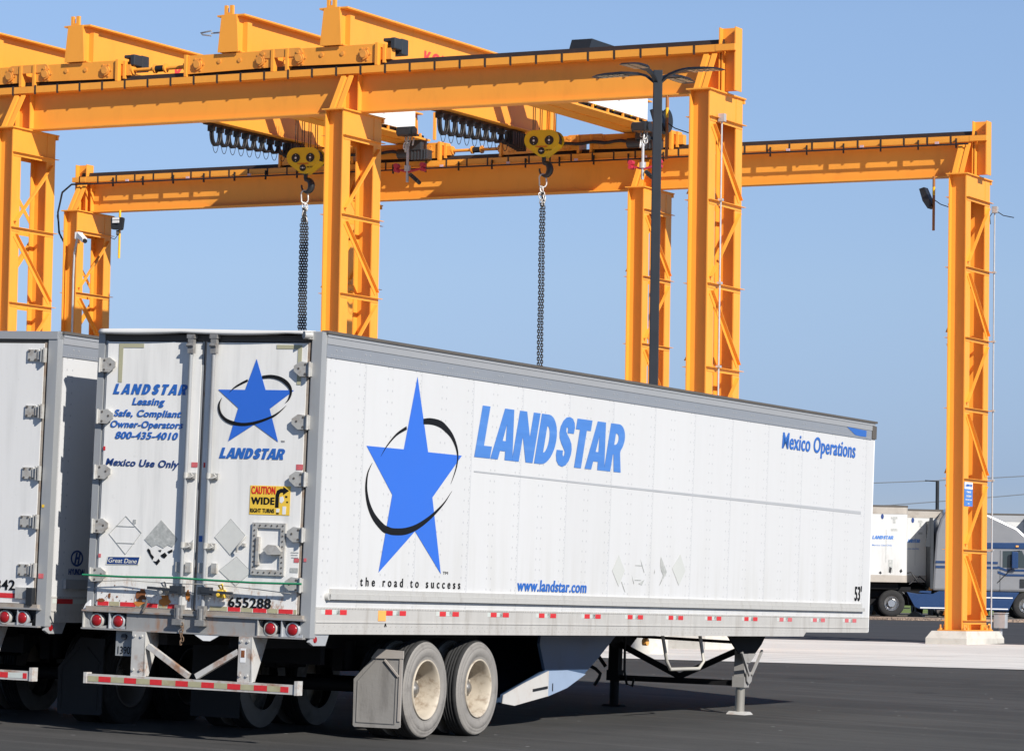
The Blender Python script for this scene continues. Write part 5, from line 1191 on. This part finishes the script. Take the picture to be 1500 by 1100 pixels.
b = MB(); b.bar((4.4, -.05, 1.84), (3.9, .10, 1.32), .03, .03); b.bar((4.5, -.05, 2.46), (4.7, .1, 2.5), .03, .03); b.build('mirror_arm', BLACKP, cab)
b = MB()
for z, x0 in ((2.04, 1.62), (1.86, 1.62)): b.box(x0, 3.9, .098, .118, z - .04, z + .04)
for z in (1.74, 1.56):
    b.prism([(3.9, z + .19), (4.2, z + .08), (4.2, z), (3.9, z + .10)], (0, .098, 0), (1, 0, 0), (0, 0, 1), (0, .02, 0)); b.box(4.2, 7.2, .098, .118, z, z + .08)
b.build('side_stripe', CABB, cab)
b = MB(); b.box(4.72, 4.88, .085, .118, 1.14, 1.46); b.build('door_handle', BLACKP, cab)
b = MB(); b.box(3.98, 3.995, .108, .118, 1.0, 2.5); b.box(5.25, 5.265, .108, .118, 1.0, 1.9); b.build_each('door_gap', DGREY, cab)
b = MB(); b.prism([(.55, .92), (.95, .86), (1.5, .86), (1.75, .97), (4.70, .97), (4.52, .72), (4.38, .45), (4.30, .28), (1.05, .30), (.85, .38)], (0, .06, 0), (1, 0, 0), (0, 0, 1), (0, .5, 0)); b.prism([(.98, .90), (1.05, .97), (1.45, .97), (1.45, .87)], (0, .03, 0), (1, 0, 0), (0, 0, 1), (0, .03, 0))
b.build('side_skirt', CABB, r, bevel=.04)
b = MB(); b.box(1.05, 4.28, .04, .06, .33, .37); b.box(3.4, 4.45, .04, .06, .74, .78); b.build('skirt_trim', WHITE, r)
b = MB(); b.box(-1.8, 1.6, .5, 2.0, .72, .98); b.box(-.75, .75, .5, 2.0, .95, 1.10); b.box(-1.8, 4.9, .6, 1.9, .42, .75); b.build('chassis', UNDER, r)
b = MB(); b.tube([(.42, .3, .90), (.62, .3, .75), (.66, .3, .45)], .03, 6); b.box(.3, .68, .1, .6, .30, .34) ; b.build('mud_guard', BLACKP, r)
b = MB(); b.cyl((1.4, .3, 1.05), (1.52, .3, 1.05), .06, 10); b.build('rear_lamp', AMBER, r)
b = MB(); b.tube([(1.35, .8, 1.15), (1.0, .6, 1.3), (.75, .5, 1.65), (.45, .6, 1.55)], .03, 6); b.tube([(1.35, .9, 1.3), (1.1, .7, 1.5), (.7, .6, 1.2)], .025, 6); b.build('air_hose', BLACK, r)
def small_wheel(x, y0, rr=.49):
    hb = MB(); hb.cyl((x, y0 - .01, rr), (x, y0 + .1, rr), .13, 20); hb.lathe([(.0, .27), (.03, .25), (.12, .23), (.14, .1)], (x, y0, rr), (0, 1, 0), 24); w_ = hb.build('wheel', CHROME, r)
    t_ = MB(); t_.lathe([(0.02, .27), (0, .34), (.01, .44), (.05, rr), (.26, rr), (.3, .44), (.3, .27)], (x, y0, rr), (0, 1, 0), 32); t_.build('tyre', TREAD, w_)
small_wheel(0, .05); small_wheel(-1.32, .05); small_wheel(4.95, .08); small_wheel(.0, 2.1); small_wheel(4.95, 2.1)
r = thing('spare_wheel', 'alloy wheel lying low between the lorry and the far right column', 'wheel', bg_loc(2.05, 1.2))
b = MB(); b.lathe([(0, .30), (.05, .33), (.2, .33)], (0, 0, .28), (BF.x, BF.y, 0), 20); b.lathe([(.04, .25), (.02, .12), (.0, .10), (0, 0)], (0, 0, .28), (BF.x, BF.y, 0), 20); b.build('rim', CHROME, r)
# trailers with their noses toward the lorry
def far_trailer(label, u, v, w, L, zt, zb, decor, ang, mtop=SEAM, mm=DIRTW, rnd=.22):
    r = thing('parked_trailer', label, 'trailer', bg_loc(u, v), BANG + ang, 'white trailers parked in the far row')
    n = 6; P = [(0, L), (0, rnd)] + [(rnd - rnd * math.cos(math.pi / 2 * i / n), rnd - rnd * math.sin(math.pi / 2 * i / n)) for i in range(1, n + 1)] + [(w - rnd + rnd * math.sin(math.pi / 2 * i / n), rnd - rnd * math.cos(math.pi / 2 * i / n)) for i in range(n + 1)] + [(w, L)]
    def ring(z0, z1, g):
        Q = [(a if 0 < a < w else a + (g if a >= w else -g), c - g if c < L else c) for a, c in P]; q = MB(); q.prism(Q, (0, 0, z0), (1, 0, 0), (0, 1, 0), (0, 0, z1 - z0)); return q
    ring(zb + .26, zt - .32, 0).build('body', mm, r); ring(zt - .32, zt - .07, .012).build('top_rail', DIRTB if decor else ALU, r); ring(zt - .07, zt, .02).build('roof_edge', mtop, r)
    ring(zb, zb + .26, .012).build('bottom_rail', DIRTB, r)
    b = MB(); b.box(.3, w - .3, .3, L - .2, zb - .25, zb); b.build('floor_frame', UNDER, r)
    b = MB()
    for x in (.12, w - .42): b.cyl((x, L - 2, .5), (x + .3, L - 2, .5), .5, 24); b.cyl((x, L - 3.3, .5), (x + .3, L - 3.3, .5), .5, 24)
    
    b.build('running_gear', UNDER, r)
    return r
def nose_marks(r, w, zt, second):
    f = lambda a: a * w
    shape([[(f(.58) + .055 * math.cos(a * .6), zt - .42 + .10 * math.sin(a * .6)) for a in range(10)]], NAVY, r, (0, -.0, 0), REAR, .006)
    shape([rect(f(.72), f(.82), zt - .50, zt - .42), rect(f(.75), f(.79), zt - .66, zt - .50), rect(f(.72), f(.82), zt - .94, zt - .86)], FAINT2, r, (0, 0, 0), REAR, .006)
    heavy('LANDSTAR', BLUE_L, r, (f(.42), 0, zt - 1.25), .13, f(.34), .2, REAR, lift=.006)
    txt('Mexico Use Only', BLUE_L, r, (f(.42), 0, zt - 1.50), .06, f(.32), REAR, .01)
    shape([rect(f(.64), f(.648), zt - 2.1, zt - .9)], FAINT2, r, (0, 0, 0), REAR, .005)
    if not second:
        shape([[(f(.70), zt - 2.25), (f(.74), zt - 2.3), (f(.72), zt - 2.5), (f(.69), zt - 2.45)], [(f(.53), zt - 2.48), (f(.56), zt - 2.42), (f(.58), zt - 2.49), (f(.56), zt - 2.54)], [(f(.86), zt - 2.40), (f(.89), zt - 2.32), (f(.91), zt - 2.42), (f(.88), zt - 2.48)]], BLACK, r, (0, 0, 0), REAR, .006)
        shape([rect(f(.68), f(.75), zt - 2.46, zt - 2.0)], FAINT2, r, (0, 0, 0), REAR, .005)
t1 = far_trailer('far white trailer nearest the big trailer front, coupled above the lorry rear wheels', -1.75, -.35, 2.35, 14, 4.10, 1.28, True, .12)
nose_marks(t1, 2.35, 4.10, False)
t2 = far_trailer('far white trailer second in the row, half shaded by its neighbour', .02, 1.4, 1.95 + .5, 14, 4.0, 1.28, True, .12)
for o_ in []: pass
nose_marks(t2, 1.55, 4.0, True)
far_trailer('grey topped far trailer showing between the lorry cab and the second trailer', .9, 14, 3.2, 14, 4.25, 1.2, False, 0, rnd=.05)
far_trailer('far trailer showing above the lorry roof, right of the column', 4.2, 12, 2.4, 12, 4.15, 1.2, False, .02, rnd=.05)
far_trailer('far white trailer at the right edge with a dark streaked corner', 6.75, 11, 2.6, 12, 4.12, 1.2, False, .02, rnd=.05)
# bollards
for i, (u, v, m_, lab) in enumerate(((4.62, 16, ROD_Y, 'yellow bollard seen under the lorry cab'), (3.2, 15, BLACKP, 'dark post under the lorry cab, left of the yellow bollard'), (5.2, 15, BLACKP, 'dark post under the lorry cab, right of the yellow bollard'))):
    b = MB(); b.cyl((0, 0, -.3), (0, 0, .95), .11, 14); b.lathe([(.95, .11), (1.0, .08), (1.02, 0)], (0, 0, 0), (0, 0, 1), 14); o = b.build('bollard', m_); o.location = bg_loc(u, v); tag(o, lab, 'bollard', 'bollards behind the lorry')
for i, (u, v, lab) in enumerate(((.85 - 2.6 + .55 + 2.4, 3.0, 'pale rock lying just behind the lorry rear wheel'), (5.8, 3.0, 'pale rock beside the lorry front wheel'), (3.3, 2.6, 'pale rock beside the thin conduit base'))):
    b = MB(); P = [(-.35, 0), (-.22, .14), (-.05, .22), (.12, .17), (.30, .05), (.35, 0)]; b.prism(P, (0, 0, -.02), (1, 0, 0), (0, 0, 1), (0, .3, 0)); o = b.build('rock', CONC, bevel=.04); o.location = bg_loc(u, v); tag(o, lab, 'rock', 'pale rocks by the lorry')
# far street lamp and power lines
q = Vector((-58.1, 155.7, 0)); z = zg(q.x, q.y)
r = thing('street_light', 'small dark street lamp far behind the trailers, left of the right column', 'street light', (q.x, q.y, z), BANG)
b = MB(); b.cyl((0, 0, 0), (0, 0, 6.2), .085, 12); b.build('pole', BLACKP, r)
b = MB(); b.cyl((0, 0, 4.9), (-.12, 0, 4.75), .05, 8); b.bar((0, 0, 6.17), (-.58, 0, 6.2), .10, .05); b.build('lamp_head', BLACKP, r)
cp = Vector((0, 0, 1.508))
def pix(px, py, dist):
    v = right * ((px - 750) / 5171.238) + fwd - up * ((py - 550) / 5171.238); return cp + v * dist
GW = mat('cable_far', (.16, .18, .22), .6)
for (a, c, lab) in (((1100, 712), (1700, 684), 'upper overhead cable far behind the right column'), ((1100, 752), (1700, 704), 'lower overhead cable far behind the right column')):
    A, C = pix(a[0], a[1], 230), pix(c[0], c[1], 230); P = [A.lerp(C, i / 20) - Vector((0, 0, .5 * 4 * (i / 20) * (1 - i / 20) * .4)) for i in range(21)]
    b = MB(); b.tube(P, .035, 5); tag(b.build('power_line', GW), lab, 'power line', 'overhead cables in the distance')
